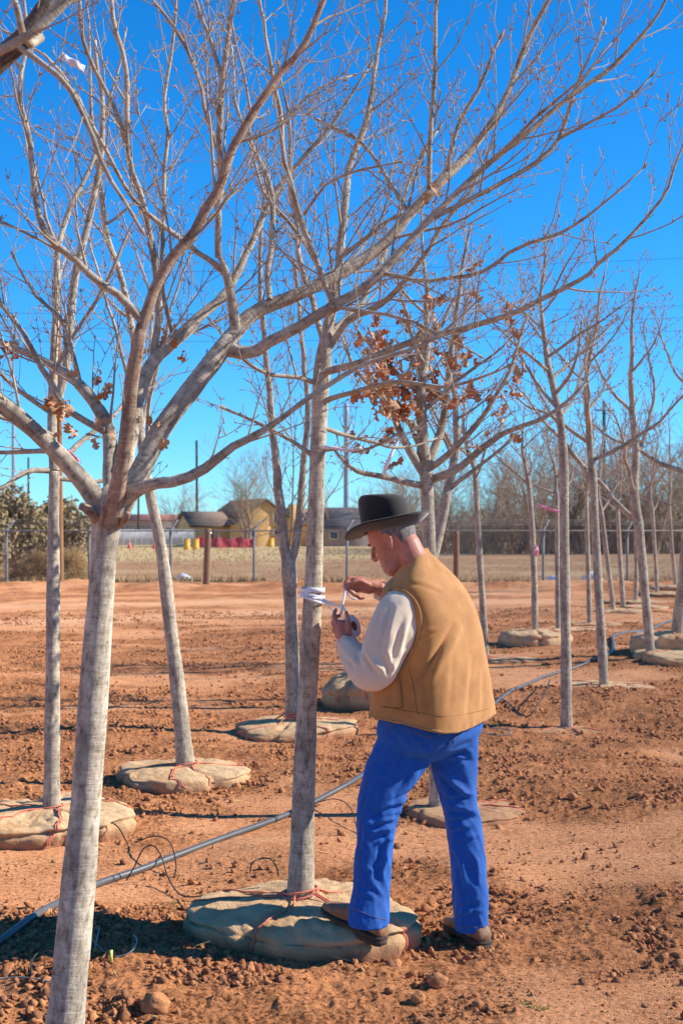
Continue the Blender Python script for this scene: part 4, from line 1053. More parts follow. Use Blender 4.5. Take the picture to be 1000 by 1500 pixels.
wire("grey_wire", [(122, 1412, 0.0), (126, 1396, 0.03), (133, 1392, 0.045), (146, 1396, 0.02), (160, 1402, 0.01), (178, 1404, 0.01), (194, 1400, 0.02), (201, 1390, 0.03), (196, 1384, 0.04)], 0.0026, "wire_grey", "curled grey wire on the dirt right of the foreground trunk", "wire")
wire("grey_wire", [(138, 1395, 0.005), (142, 1384, 0.02), (146, 1375, 0.04)], 0.0026, "wire_grey", "short grey wire end sticking up beside the curled wire", "wire")
wire("grey_wire", [(-30, 1440, 0.003), (20, 1434, 0.005), (55, 1438, 0.01), (75, 1440, 0.005), (95, 1436, 0.0)], 0.003, "wire_grey", "straight grey wire lying left of the foreground trunk", "wire")
wire("drip_tube", [(48, 1440, 0.0), (46, 1425, 0.03), (56, 1416, 0.05), (75, 1414, 0.05), (90, 1418, 0.03)], 0.003, "drip", "black tube loop left of the foreground trunk", "tube")
wire("grey_wire", [(702, 1072, 0.0), (730, 1078, 0.005), (748, 1076, 0.01), (742, 1070, 0.01), (715, 1066, 0.0)], 0.004, "wire_grey", "pale wire loop on the dirt right of the man's hip", "wire")
p = on_ground(163, 1408)
a = Acc(); box(a, p + np.array([0, 0, 0.02]), (0.012, 0.004, 0.042), 0.5)
tag(mk("plant_tag", a, MT["tag_green"], org=p), "small yellow green tag hanging from the curled grey wire", "tag")

def blades(name, centre, n, spread, ln, r, mat, label, cat, seed, lean=0.6, kind=None):
    rng = random.Random(seed); a = Acc()
    for i in range(n):
        x, y = centre[0] + rng.gauss(0, spread), centre[1] + rng.gauss(0, spread)
        z = gh(x, y, True)
        d = unit(np.array([rng.gauss(0, lean), rng.gauss(0, lean), 1.0]))
        L = ln * rng.uniform(0.5, 1.2)
        p0 = np.array([x, y, z - 0.003])
        tube(a, [p0, p0 + d * L * 0.5, p0 + d * L * 0.8 + np.array([d[0], d[1], -0.2]) * L * 0.3], [r, r * 0.8, r * 0.3], 3)
    return tag(mk(name, a, MT[mat], org=(centre[0], centre[1], gh(centre[0], centre[1]))), label, cat, kind=kind)
for dx, sd_ in ((0, 1), (14, 2), (26, 3)):
    c = on_ground(766 + dx, 1472 + dx * 0.25)
    blades("green_weed", c, 9, 0.008, 0.022, 0.0018, "green", ["leftmost tuft of a green weed sprouting at the bottom edge", "middle tuft of a green weed sprouting at the bottom edge", "rightmost tuft of a green weed sprouting at the bottom edge"][sd_ - 1], "weed", sd_, 0.9)
c = on_ground(268, 1330)
blades("dry_grass_tuft", c, 40, 0.06, 0.09, 0.0012, "straw", "pale dry grass tuft at the left rim of the taped tree's ball", "grass", 4, 1.6)
rs = random.Random(8)
def straw_litter():
    a = Acc()
    for i in range(260):
        Y = rs.uniform(4.4, 12); x = rs.uniform(-0.3, 0.3) * Y
        z = gh(x, Y, True) + 0.006
        th = rs.random() * 6.28; L = rs.uniform(0.02, 0.07)
        d = np.array([math.cos(th), math.sin(th), rs.uniform(-0.1, 0.35)]) * L
        tube(a, [np.array([x, Y, z]), np.array([x, Y, z]) + d], 0.0011 + 0.0001 * Y, 3)
    tag(mk("straw_litter", a, MT["straw"]), "bits of straw and twig lying on the dirt", "straw", kind="stuff")
straw_litter()

# ------------------------------------------------------------------ ribbons
def ribbon(pts, w, mat, label):
    P = cr([at(*p) for p in pts], 16)
    T = np.gradient(P, axis=0); a = Acc(); V = []
    for i in range(16):
        s = unit(xp(unit(T[i]), np.array([0.3 * math.sin(i * 0.9), 1.0, 0.35 * math.cos(i * 0.7)])))
        t_ = unit(xp(T[i], s)) * 0.0006
        V += [P[i] - s * w / 2 - t_, P[i] + s * w / 2 - t_, P[i] + s * w / 2 + t_, P[i] - s * w / 2 + t_]
    a.add(V, grid_faces(16, 4) + [(3, 2, 1, 0), (60, 61, 62, 63)])
    tag(mk("flagging_ribbon", a, MT[mat], org=tuple(P[0])), label, "ribbon", "flagging ribbons tied in the trees")
ribbon([(584, 640, 7.6), (578, 655, 7.58), (570, 672, 7.56), (563, 690, 7.58), (562, 697, 7.6)], 0.02, "ribbon_white", "white and pink ribbon hanging above the man's hat")
ribbon([(470, 655, 5.6), (490, 656, 5.58), (508, 660, 5.57), (530, 656, 5.56)], 0.014, "ribbon_white", "pale ribbon tied to the taped trunk above the hat")
ribbon([(786, 740, 11.0), (800, 744, 10.95), (818, 750, 10.9)], 0.025, "ribbon_pink", "pink ribbon tied to the nearest trunk right of the man")
ribbon([(103, 664, 7.4), (100, 660, 7.35), (112, 672, 7.35), (118, 676, 7.4)], 0.02, "ribbon_pink", "small red ribbon on a limb at left of the foreground fork")
ribbon([(88, 80, 5.5), (100, 88, 5.48), (112, 94, 5.47), (124, 101, 5.5)], 0.03, "ribbon_white", "white ribbon caught high in the branches at upper left")
ribbon([(783, 800, 19.0), (786, 806, 18.95), (784, 815, 18.95)], 0.05, "ribbon_pink", "pink ribbon low on the trunk of the pillow shaped ball")

# ------------------------------------------------------------------ fence, posts, poles, wires
FY = 44.0
def fence():
    g0 = gh(0, FY)
    root = thing("chain_link_fence", (0, FY, 0), "long chain link fence with slanted post tops along the edge of the red dirt", "fence")
    top = 1.66
    for px in (-360, -235, -112, 10, 131, 250, 372, 508, 637, 795, 918, 1040, 1160, 1280):
        x = (px - 500) / FPX * FY; z = gh(x, FY)
        a = Acc(); tube(a, [(x, FY, z - 0.2), (x, FY, 1.70)], 0.042, 8)
        po = mk("post", a, MT["galv"], root)
        b = Acc(); tube(b, [(x, FY, 1.68), (x + 0.10, FY + 0.08, 1.82), (x + 0.22, FY + 0.16, 2.02)], [0.04, 0.032, 0.02], 6); mk("barb_arm", b, MT["galv"], po)
    x0, x1 = -19.5, 18.0
    a = Acc(); tube(a, [(x0, FY - 0.04, top), (0, FY - 0.04, top), (x1, FY - 0.04, top)], 0.026, 6); mk("top_rail", a, MT["galv"], root)
    V = []; F = []; r = 0.0026; sp = 0.085; h = top - 0.05
    x = x0
    while x < x1 - h:
        for s in (0, 1):
            xa, xb = (x, x + h) if s == 0 else (x + h, x)
            y = FY - 0.05 - 0.006 * s
            k = len(V)
            V += [(xa - r, y, 0.03), (xa + r, y, 0.03), (xa, y + r, 0.03), (xb - r, y, 0.03 + h), (xb + r, y, 0.03 + h), (xb, y + r, 0.03 + h)]
            F += [(k, k + 1, k + 4, k + 3), (k + 1, k + 2, k + 5, k + 4), (k + 2, k, k + 3, k + 5)]
        x += sp
    w = mk("wire_mesh", (np.array(V), F), MT["galv"], root); w["kind"] = "stuff"
    for dz, dx in ((1.86, 0.10), (1.94, 0.14), (2.01, 0.20)):
        a = Acc(); tube(a, [(x0, FY + dx * 0.75, dz), (x1, FY + dx * 0.75, dz)], 0.005, 4); mk("barbed_wire", a, MT["galv"], root)
fence()

def pole(name, px, y0, y1, Y, wpx, mat, label, cat, lean=0.0, arm=None):
    b, t = at(px, y0, Y), at(px + lean, y1, Y)
    z = gh(b.x, Y)
    r = wpx / 2 / FPX * Y
    root = thing(name, (b.x, b.y, z), label, cat)
    a = Acc(); tube(a, cr([(b.x, Y, z - 0.3), (b.x * 0.5 + t.x * 0.5, Y, (z + t.z) / 2), (t.x, Y, t.z)], 14), np.linspace(r * 1.1, r * 0.9, 14), 12)
    mk("shaft", a, MT[mat], root)
    for (dz, L) in (arm or []):
        c = Acc(); box(c, (t.x, Y - r, t.z - dz), (L, 0.12, 0.14), 0.25); ao = mk("crossarm", c, MT[mat], root)
        for s in (-0.45, 0.45):
            d = Acc(); tube(d, [(t.x + s * L, Y - r + s * L * 0.25, t.z - dz + 0.06), (t.x + s * L, Y - r + s * L * 0.25, t.z - dz + 0.3)], [0.06, 0.04], 6); mk("insulator", d, MT["galv"], ao)
    return root
pole("fence_post", 302, 862, 774, 39.3, 10, "wood_post", "short weathered wooden post standing before the fence", "post", 3)
pole("fence_post", 668, 852, 778, 43.4, 9, "wood_post", "short wooden post at the fence right of the man's shoulder", "post", 0)
pole("utility_pole", 89, 855, 400, 43.0, 9, "pole_wood", "tall brown wooden pole rising beside the slim left trunk", "pole", -4, None)
pole("utility_pole", 289, 800, 645, 150, 3.6, "pole_dark", "dark thin utility pole beyond the white panel fence", "pole", -1)
pole("utility_pole", 203, 797, 690, 170, 3, "pole_dark", "short dark pole among the far buildings at left", "pole", 0, [(0.8, 2.0)])
pole("utility_pole", 42, 797, 670, 175, 3, "pole_dark", "dark pole standing behind the olive bushes", "pole", 0)
pole("utility_pole", 884, 800, 588, 150, 5, "pole_dark", "dark pole behind the crowns of the right-hand row", "pole", 0, [(1.0, 2.4)])
def overhead(px0, py0, px1, py1, Y, sag, label):
    p, q = at(px0, py0, Y), at(px1, py1, Y)
    P = [p.lerp(q, t / 20) - Vector((0, 0, sag * 4 * (t / 20) * (1 - t / 20))) for t in range(21)]
    a = Acc(); tube(a, P, 0.0055 * Y / 45, 4)
    tag(mk("overhead_wire", a, MT["drip"], org=tuple(P[0])), label, "power line", "overhead wires crossing the sky")
overhead(-200, 395, 1300, 362, 46, 0.35, "topmost overhead wire crossing the sky above the right-hand crowns")
overhead(-200, 455, 1300, 436, 46, 0.30, "second overhead wire from the top crossing the sky")
overhead(-200, 478, 1300, 452, 46.4, 0.30, "third overhead wire from the top crossing the sky")
overhead(-200, 497, 1300, 470, 46.2, 0.32, "lowest overhead wire crossing the sky behind the crowns")

# ------------------------------------------------------------------ bushes, thicket, far trees
def tri_cloud(rng, n, fn, size):
    V = []; F = []
    for i in range(n):
        p = fn()
        q = Quaternion((rng.gauss(0, 1), rng.gauss(0, 1), rng.gauss(0, 1), rng.gauss(0, 1))).normalized()
        s = size * rng.uniform(0.5, 1.4)
        k = len(V)
        for v in ((-0.35, -0.5, 0), (0.35, -0.5, 0.1), (0.2, 0.5, 0), (-0.2, 0.55, 0.1)):
            w = q @ (Vector(v) * s) + Vector(p); V.append(tuple(w))
        F.append((k, k + 1, k + 2, k + 3))
    return np.array(V), F
def bush(name, px, py, Y, rx, h, label, seed, leafmat, n=5000, ls=0.16, stems=26, stemmat="weed", lobes=7):
    rng = random.Random(seed)
    b = at(px, py, Y); z = gh(b.x, Y)
    root = thing(name, (b.x, Y, z), label, "bush")
    a = Acc(); lb = []
    for i in range(lobes):
        lb.append((rng.uniform(-0.65, 0.65) * rx, rng.uniform(-0.5, 0.5) * rx, h * rng.uniform(0.35, 0.72), rx * rng.uniform(0.28, 0.45), h * rng.uniform(0.2, 0.32)))
    for i in range(stems):
        l = lb[rng.randrange(lobes)]
        e = np.array([b.x + l[0] + rng.gauss(0, l[3] * 0.5), Y + l[1] + rng.gauss(0, l[3] * 0.5), z + l[2] + l[4] * rng.uniform(0, 0.9)])
        s = np.array([b.x + rng.gauss(0, rx * 0.15), Y + rng.gauss(0, rx * 0.15), z - 0.05])
        m = (s + e) / 2 + np.array([rng.gauss(0, 0.15), rng.gauss(0, 0.15), 0.2])
        tube(a, cr([s, m, e], 7), np.linspace(0.03, 0.008, 7), 4)
    st = mk("stems", a, MT[stemmat], root); st["kind"] = "stuff"
    def fn():
        l = lb[rng.randrange(lobes)]
        v = Vector((rng.gauss(0, 1), rng.gauss(0, 1), rng.gauss(0, 1))).normalized() * rng.uniform(0.55, 1.08) ** 0.6
        return (b.x + l[0] + v.x * l[3], Y + l[1] + v.y * l[3], max(z + 0.05, z + l[2] + v.z * l[4] * 1.15 - (0.25 * h * rng.random() ** 2)))
    V, F = tri_cloud(rng, n, fn, ls)
    f = mk("foliage", (V, F), MT[leafmat], root, smooth=False); f["kind"] = "stuff"
    return root
bush("olive_bush", 20, 815, 62, 2.4, 4.2, "largest olive brown bush behind the fence at the left edge", 61, "bush", 7000)
bush("olive_bush", -45, 815, 60, 2.0, 3.6, "olive brown bush cut by the left edge of the frame", 62, "bush", 5000)
bush("olive_bush", 95, 812, 64, 1.9, 3.4, "olive brown bush right of the brown wooden pole", 63, "bush", 5500)
bush("olive_bush", 62, 812, 66, 1.7, 3.8, "olive brown bush between the wooden pole and the largest bush", 64, "bush", 5000)
def tumble(px, py, Y, rx, h, label, seed, n=650):
    rng = random.Random(seed); b = at(px, py, Y); z = gh(b.x, Y)
    a = Acc()
    for i in range(n):
        th = rng.random() * 6.28; el = rng.uniform(0.1, 1.5)
        d = np.array([math.cos(th) * math.cos(el) * rx, math.sin(th) * math.cos(el) * rx, math.sin(el) * h]) * rng.uniform(0.6, 1.05)
        s = np.array([b.x + rng.gauss(0, 0.15 * rx), Y + rng.gauss(0, 0.1), z])
        m = s + d * 0.6 + np.array([rng.gauss(0, 0.1), rng.gauss(0, 0.1), rng.gauss(0, 0.1)])
        tube(a, cr([s, m, s + d + np.array([0, 0, -0.1])], 6), np.linspace(0.012, 0.005, 6), 3)
        for k in range(3):
            e = m + np.array([rng.gauss(0, 0.25), rng.gauss(0, 0.25), rng.gauss(0, 0.22)])
            tube(a, [m, e], [0.006, 0.004], 3)
    tag(mk("tumbleweed", a, MT["weed"] if seed % 2 else MT["straw"], org=(b.x, Y, z)), label, "weed", "dead weeds piled at the fence")
tumble(58, 855, 45.3, 0.75, 1.05, "tan dead weed heap piled against the fence beside the slim left trunk", 65)
tumble(105, 853, 45.6, 0.85, 1.25, "tallest tan dead weed heap right of the brown wooden pole", 66)
tumble(35, 856, 44.9, 0.6, 0.7, "low brown weed heap at the foot of the left fence post", 67, 400)
tumble(-30, 856, 45.2, 0.9, 0.9, "brown weed heap cut by the left edge of the frame", 69, 400)

def bare_proto(seed, h, spread, stems, name="bare_tree", sides=5):
    """far bare tree; trunk and crown as meshes about the origin"""
    rng = random.Random(seed)
    tk = Acc(); cw = Acc()
    for s in range(stems):
        d = unit(np.array([rng.gauss(0, 0.22), rng.gauss(0, 0.22), 1.0]))
        b = shoot(rng, np.array([rng.gauss(0, 0.15) * stems * 0.3, rng.gauss(0, 0.15), -0.2]), d, h * 0.75, h * 0.022, 0.02, h * 0.07, 0.06)
        tube(tk, b[:, :3], b[:, 3], 6)
        for k in range(11):
            i = int(len(b) * (0.25 + 0.07 * k)); i = min(i, len(b) - 1)
            d2 = side_dir(rng, unit(b[i, :3] - b[i - 1, :3]), R(rng.uniform(25, 60)))
            L = h * spread * rng.uniform(0.25, 0.5)
            c = shoot(rng, b[i, :3], d2, L, b[i, 3] * 0.55, 0.09, L / 7, 0.10)
            tube(cw, c[:, :3], c[:, 3], 4)
            for m in range(9):
                j = min(len(c) - 1, 1 + int(rng.random() * len(c)))
                d3 = side_dir(rng, unit(c[j, :3] - c[j - 1, :3]), R(rng.uniform(20, 55)))
                e = shoot(rng, c[j, :3], d3, L * 0.5, max(0.012, c[j, 3] * 0.5), 0.08, L * 0.13, 0.12)
                tube(cw, e[:, :3], np.maximum(e[:, 3], 0.011), 3)
                for q_ in range(4):
                    jj = min(len(e) - 1, 1 + int(rng.random() * len(e)))
                    d4 = side_dir(rng, unit(e[jj, :3] - e[jj - 1, :3]), R(rng.uniform(20, 50)))
                    g = shoot(rng, e[jj, :3], d4, L * 0.28, 0.011, 0.08, L * 0.1, 0.12)
                    tube(cw, g[:, :3], 0.010, 3)
    return tk, cw
PROTO = []
for sdv, h, sp, st in ((201, 7, 0.95, 1), (202, 6, 1.1, 2), (203, 7.5, 0.8, 1), (204, 8.5, 1.05, 3)):
    tk, cw = bare_proto(sdv, h, sp, st)
    mo = mk("trunk", tk, MT["far_twig"]); mc = mk("crown", cw, MT["far_twig"])
    PROTO.append((mo.data, mc.data))
    bpy.data.objects.remove(mo); bpy.data.objects.remove(mc)
def bare_tree(k, px, Y, s, rz, label, group):
    x = (px - 500) / FPX * Y
    root = thing("bare_tree", (x, Y, gh(x, Y)), label, "tree", group)
    root.rotation_euler.z = rz; root.scale = (s, s, s)
    for nm, me in zip(("trunk", "crown"), PROTO[k]):
        o = bpy.data.objects.new(nm, me); col.objects.link(o); o.parent = root
rng = random.Random(77)
for i in range(34):
    px = 600 + i * 15 + rng.uniform(-9, 9)
    bare_tree(rng.randrange(3), px, rng.uniform(96, 128), rng.uniform(0.85, 1.2), rng.random() * 6, "grey bare tree in the thicket beyond the right-hand field", "bare trees of the thicket")
bare_tree(3, 362, 142, 1.0, 0.4, "large bare many-stemmed tree before the yellow house", "bare trees among the far buildings")
bare_tree(1, 265, 150, 0.95, 1.1, "round bare tree behind the white panel fence", "bare trees among the far buildings")
bare_tree(0, 402, 146, 0.85, 2.1, "smaller bare tree right of the large one before the yellow house", "bare trees among the far buildings")
bare_tree(2, 494, 150, 0.85, 3.1, "bare tree left of the pale mast", "bare trees among the far buildings")
bare_tree(1, 548, 150, 0.9, 4.1, "bare tree right of the pale mast", "bare trees among the far buildings")
bare_tree(2, 575, 135, 0.9, 5.1, "bare tree behind the man's hat", "bare trees among the far buildings")

def brush(name, n, xr, yr, hr, mat, label, seed, w=0.02):
    rng = random.Random(seed); a = Acc()
    for i in range(n):
        Y = rng.uniform(*yr); x = rng.uniform(*xr) * Y / yr[0]
        h = rng.uniform(*hr) * (0.5 + vnoise(np.array([x * 0.15]), np.array([Y * 0.15]), 4)[0])
        s = np.array([x, Y, gh(x, Y) - 0.05])
        e = s + np.array([rng.gauss(0, 0.3 * h), rng.gauss(0, 0.2 * h), h])
        m = (s + e) / 2 + np.array([rng.gauss(0, 0.1 * h), 0, 0.1 * h])
        tube(a, [s, m, e], [w, w * 0.8, w * 0.4], 3)
        for k in range(2):
            f = m + np.array([rng.gauss(0, 0.3 * h), rng.gauss(0, 0.2 * h), rng.uniform(0.1, 0.45) * h])
            tube(a, [m, f], [w * 0.6, w * 0.35], 3)
    tag(mk(name, a, MT[mat]), label, "brush", kind="stuff")
brush("thicket_brush", 4200, (3, 48), (98, 124), (1.6, 4.6), "far_twig", "grey brown bare brush filling the thicket at right", 81, 0.03)
brush("far_brush", 2000, (-90, 60), (205, 260), (2.0, 5.0), "far_twig", "low grey brush along the horizon", 82, 0.06)
def dry_grass():
    rng = random.Random(83); a = Acc(); V = []; F = []
    for i in range(22000):
        if i < 5000:
            Y = FY + abs(rng.gauss(0, 0.8)) - 0.2; x = rng.uniform(-13.5, 13.5); h = rng.uniform(0.06, 0.26)
            if fbm(np.array([x * 0.4]), np.array([3.0]), 8, 2)[0] < 0.5 and x > -6: continue
        else:
            Y = 66 + rng.random() ** 1.5 * 70; x = rng.uniform(-0.3, 0.3) * Y; h = rng.uniform(0.05, 0.2)
            if Y < 74 + 48 * sstep(-2, 9, np.array(x / Y * 44)): continue
        if i % 7 == 3:
            Y = rng.uniform(46, 76); x = rng.uniform(-0.3, 0.3) * Y; h = rng.uniform(0.03, 0.14)
        z = gh(x, Y) - 0.01 if Y < 50 else -0.01
        wd = 0.012 + 0.0002 * Y
        th = rng.random() * 3.14; dx, dy = math.cos(th) * wd, math.sin(th) * wd
        lx, ly = rng.gauss(0, 0.35) * h, rng.gauss(0, 0.35) * h
        k = len(V)
        V += [(x - dx, Y - dy, z), (x + dx, Y + dy, z), (x + lx, Y + ly, z + h)]
        F.append((k, k + 1, k + 2))
    tag(mk("dry_grass", (np.array(V), F), MT["straw"], smooth=False), "dry yellow grass beyond the fence and along its foot", "grass", kind="stuff")
dry_grass()

# ------------------------------------------------------------------ far buildings and yard clutter
MT["yellow_wall"] = simple("yellow_stucco", (0.80, 0.55, 0.24, 1), (0.74, 0.50, 0.21, 1), 2, 0.9)
MT["roof_dark"] = simple("dark_shingle", (0.14, 0.10, 0.08, 1), (0.19, 0.135, 0.105, 1), 3, 0.9)
MT["roof_grey"] = simple("grey_shingle", (0.16, 0.14, 0.135, 1), (0.22, 0.19, 0.18, 1), 2, 0.9)
MT["roof_red"] = simple("dull_red_roof", (0.36, 0.15, 0.12, 1), (0.30, 0.13, 0.10, 1), 1, 0.8)
MT["white_panel"] = simple("white_panel", (0.72, 0.70, 0.66, 1), (0.62, 0.60, 0.57, 1), 1.5, 0.7)
MT["mauve_wall"] = simple("mauve_wall", (0.38, 0.31, 0.27, 1), (0.32, 0.26, 0.23, 1), 1, 0.9)
MT["glass"] = simple("window_glass", (0.06, 0.09, 0.13, 1), (0.09, 0.13, 0.17, 1), 1, 0.15, spec=0.6)
MT["trim"] = simple("pale_trim", (0.70, 0.60, 0.42, 1), None, 3, 0.8)
MT["orange"] = simple("orange_plastic", (0.78, 0.12, 0.05, 1), (0.70, 0.10, 0.04, 1), 5, 0.5)
MT["yellow"] = simple("yellow_plastic", (0.85, 0.50, 0.03, 1), (0.80, 0.42, 0.02, 1), 3, 0.5)
MT["red_net"] = simple("red_netting", (0.62, 0.075, 0.085, 1), (0.45, 0.05, 0.06, 1), 4, 0.7)
MT["plastic"] = simple("white_plastic", (0.75, 0.78, 0.82, 1), (0.6, 0.63, 0.68, 1), 8, 0.4)
MT["mast"] = simple("painted_mast", (0.36, 0.42, 0.50, 1), (0.30, 0.36, 0.44, 1), 1, 0.5)
pole("light_mast", 507, 797, 590, 165, 7.5, "mast", "tall pale steel mast above the man's hat", "mast")
pole("light_mast", 20, 797, 600, 190, 5, "mast", "pale steel mast at the far left edge", "mast")

def gable(root, x0, x1, y0, y1, z, hz, M, wall, roof, over=0.35, along='y'):
    """walls with a pitched roof, local metres; ridge along local y or x"""
    T = lambda p: tuple(M @ Vector(p))
    if along == 'y':
        xm = (x0 + x1) / 2
        W = [(x0, y0, 0), (x1, y0, 0), (x1, y1, 0), (x0, y1, 0), (x0, y0, z), (x1, y0, z), (x1, y1, z), (x0, y1, z), (xm, y0, hz), (xm, y1, hz)]
        F = [(0, 1, 5, 8, 4), (1, 2, 6, 5), (2, 3, 7, 9, 6), (3, 0, 4, 7)]
        sl = (hz - z) / (xm - x0)
        R_ = []
        for dz in (0.05, 0.27):
            R_ += [(x0 - over, y0 - over, z - sl * over + dz), (xm, y0 - over, hz + dz), (x1 + over, y0 - over, z - sl * over + dz), (x0 - over, y1 + over, z - sl * over + dz), (xm, y1 + over, hz + dz), (x1 + over, y1 + over, z - sl * over + dz)]
    else:
        ym = (y0 + y1) / 2
        W = [(x0, y0, 0), (x1, y0, 0), (x1, y1, 0), (x0, y1, 0), (x0, y0, z), (x1, y0, z), (x1, y1, z), (x0, y1, z), (x0, ym, hz), (x1, ym, hz)]
        F = [(0, 1, 5, 4), (1, 2, 6, 9, 5), (2, 3, 7, 6), (3, 0, 4, 8, 7)]
        sl = (hz - z) / (ym - y0)
        R_ = []
        for dz in (0.05, 0.27):
            R_ += [(x0 - over, y0 - over, z - sl * over + dz), (x0 - over, ym, hz + dz), (x0 - over, y1 + over, z - sl * over + dz), (x1 + over, y0 - over, z - sl * over + dz), (x1 + over, ym, hz + dz), (x1 + over, y1 + over, z - sl * over + dz)]
    mk("wall", (np.array([T(p) for p in W]), F), MT[wall], root, smooth=False)
    RF = [(0, 1, 4, 3), (1, 2, 5, 4), (6, 9, 10, 7), (7, 10, 11, 8), (0, 3, 9, 6), (2, 8, 11, 5), (0, 6, 7, 1), (1, 7, 8, 2), (3, 4, 10, 9), (4, 5, 11, 10)]
    mk("roof", (np.array([T(p) for p in R_]), RF), MT[roof], root, smooth=False)
def opening(root, x, y, z, w, h, M, name="window"):
    fr = Acc()
    for (cx, cz, sw, sh) in ((x, z + h / 2, w, 0.12), (x, z - h / 2, w, 0.12), (x - w / 2, z, 0.12, h), (x + w / 2, z, 0.12, h)):
        box(fr, (0, 0, 0), (sw, 0.16, sh)); fr.v[-1] = np.array([tuple(M @ Vector((v[0] + cx, v[1] + y - 0.06, v[2] + cz))) for v in fr.v[-1]])
    f = mk(name, fr, MT["trim"], root, smooth=False)
    g = Acc(); box(g, (0, 0, 0), (w - 0.1, 0.06, h - 0.1)); g.v[-1] = np.array([tuple(M @ Vector((v[0] + x, v[1] + y - 0.03, v[2] + z))) for v in g.v[-1]])
    mk("pane", g, MT["glass"], f, smooth=False)
def site(px, Y, rz):
    x = (px - 500) / FPX * Y
    return Matrix.Translation((x, Y, 0)) @ Matrix.Rotation(rz, 4, 'Z'), (x, Y, 0)
M_, L_ = site(388, 146, R(24)); M_ = M_ @ Matrix.Scale(0.98, 4)
h_ = thing("yellow_house", L_, "yellow house with a dark gabled roof beyond the dry grass", "house")
gable(h_, -3.4, 3.6, 0, 11, 2.5, 5.0, M_, "yellow_wall", "roof_dark")
gable(h_, -7.6, -3.45, 2.0, 8, 2.2, 3.6, M_, "yellow_wall", "roof_dark", along='x')
gable(h_, 3.65, 7.0, 1.0, 8, 2.4, 4.0, M_, "yellow_wall", "roof_dark", along='x')
a = Acc(); box(a, tuple(M_ @ Vector((3.3, -0.35, 2.2))), (1.05, 0.8, 4.7), R(24)); mk("chimney", a, MT["yellow_wall"], h_, smooth=False)
opening(h_, 1.3, 0, 3.1, 0.75, 1.15, M_); opening(h_, 1.3, 0, 1.6, 0.75, 0.7, M_); opening(h_, -1.6, 0, 1.5, 0.9, 1.0, M_); opening(h_, -5.6, 2.0, 1.3, 0.9, 0.9, M_)
M_, L_ = site(225, 175, R(4))
h_ = thing("low_building", L_, "low mauve building with a dull red roof line at left", "building")
gable(h_, -5.2, 5.6, 0, 9, 2.9, 3.6, M_, "mauve_wall", "roof_red", along='x')
for x in (-4, -2, 0, 2, 4): opening(h_, x, 0, 1.6, 0.9, 1.0, M_)
M_, L_ = site(285, 190, R(2))
h_ = thing("white_building", L_, "long white building left of the yellow house", "building")
gable(h_, -6.5, 5.5, 0, 9, 3.0, 3.7, M_, "white_panel", "roof_red", along='x')
for x in (-4, -1, 2, 4): opening(h_, x, 0, 1.7, 1.0, 1.0, M_)
M_, L_ = site(505, 148, R(8))
h_ = thing("grey_roofed_house", L_, "low house with a grey shingle roof behind the man's hat", "house")
gable(h_, -2.6, 5.4, 0, 8, 1.9, 4.0, M_, "mauve_wall", "roof_grey", along='x')
opening(h_, -1.2, 0, 1.2, 0.9, 0.8, M_); opening(h_, 1.4, 0, 1.2, 0.9, 0.8, M_)
def panel_fence():
    Y = 140; root = thing("white_panel_fence", ((225 - 500) / FPX * Y, Y, 0), "white ribbed panel fence at left beyond the dry grass", "fence")
    n = 14
    for i in range(n):
        x0 = (167 + (283 - 167) * i / n - 500) / FPX * Y; x1 = (167 + (283 - 167) * (i + 1) / n - 500) / FPX * Y
        V = []; m = 9
        for j in range(m):
            x = x0 + (x1 - x0 - 0.015) * j / (m - 1); d = 0.04 * (j % 2) + 0.35 * (x + 19)
            V += [(x, Y + d, 0.22), (x, Y + d, 1.82), (x, Y + d + 0.03, 1.82), (x, Y + d + 0.03, 0.22)]
        mk("panel", (np.array(V), grid_faces(m, 4)), MT["white_panel"], root, smooth=False)
    for i in range(5):
        x = (167 + (283 - 167) * i / 4 - 500) / FPX * Y
        a = Acc(); box(a, (x, Y + 0.14 + 0.35 * (x + 19), 0.9), (0.1, 0.1, 1.9)); mk("post", a, MT["galv"], root, smooth=False)
panel_fence()
def red_fence():
    Y = 134; root = thing("red_safety_netting", ((330 - 500) / FPX * Y, Y, 0), "sagging red safety netting in front of the yellow house", "netting")
    V = []; n = 60
    for i in range(n):
        x = (285 + (375 - 285) * i / (n - 1) - 500) / FPX * Y
        y = Y + 0.05 * math.sin(i * 0.5) + 0.02 * math.sin(i * 1.7)
        t = 0.95 + 0.10 * math.sin(i * 0.33) + 0.06 * math.sin(i * 0.9)
        for k in range(5):
            V.append((x, y + 0.04 * math.sin(k * 1.3 + i * 0.4) + 0.12 * k, 0.02 + t * k / 4))
    mk("net", (np.array(V), grid_faces(n, 5, False)), MT["red_net"], root)
    for i in range(6):
        x = (286 + 88 * i / 5 - 500) / FPX * Y
        a = Acc(); tube(a, [(x, Y - 0.2, -0.1), (x, Y - 0.2, 1.5)], 0.035, 6); mk("stake", a, MT["galv"], root)
red_fence()
def cone(px, Y, label):
    x = (px - 500) / FPX * Y
    root = thing("traffic_cone", (x, Y, 0), label, "cone", "orange cones on the dry grass")
    a = Acc(); box(a, (x, Y, 0.03), (0.5, 0.5, 0.06)); mk("base", a, MT["orange"], root, smooth=False)
    a = Acc(); tube(a, [(x, Y, 0.062), (x, Y, 0.78)], [0.19, 0.035], 14); mk("body", a, MT["orange"], root)
    a = Acc(); tube(a, [(x, Y, 0.42), (x, Y, 0.55)], [0.119, 0.092], 14, False); mk("band", a, MT["white_panel"], root)
cone(190, 128, "left orange cone in front of the white panel fence")
cone(226, 128, "right orange cone in front of the white panel fence")
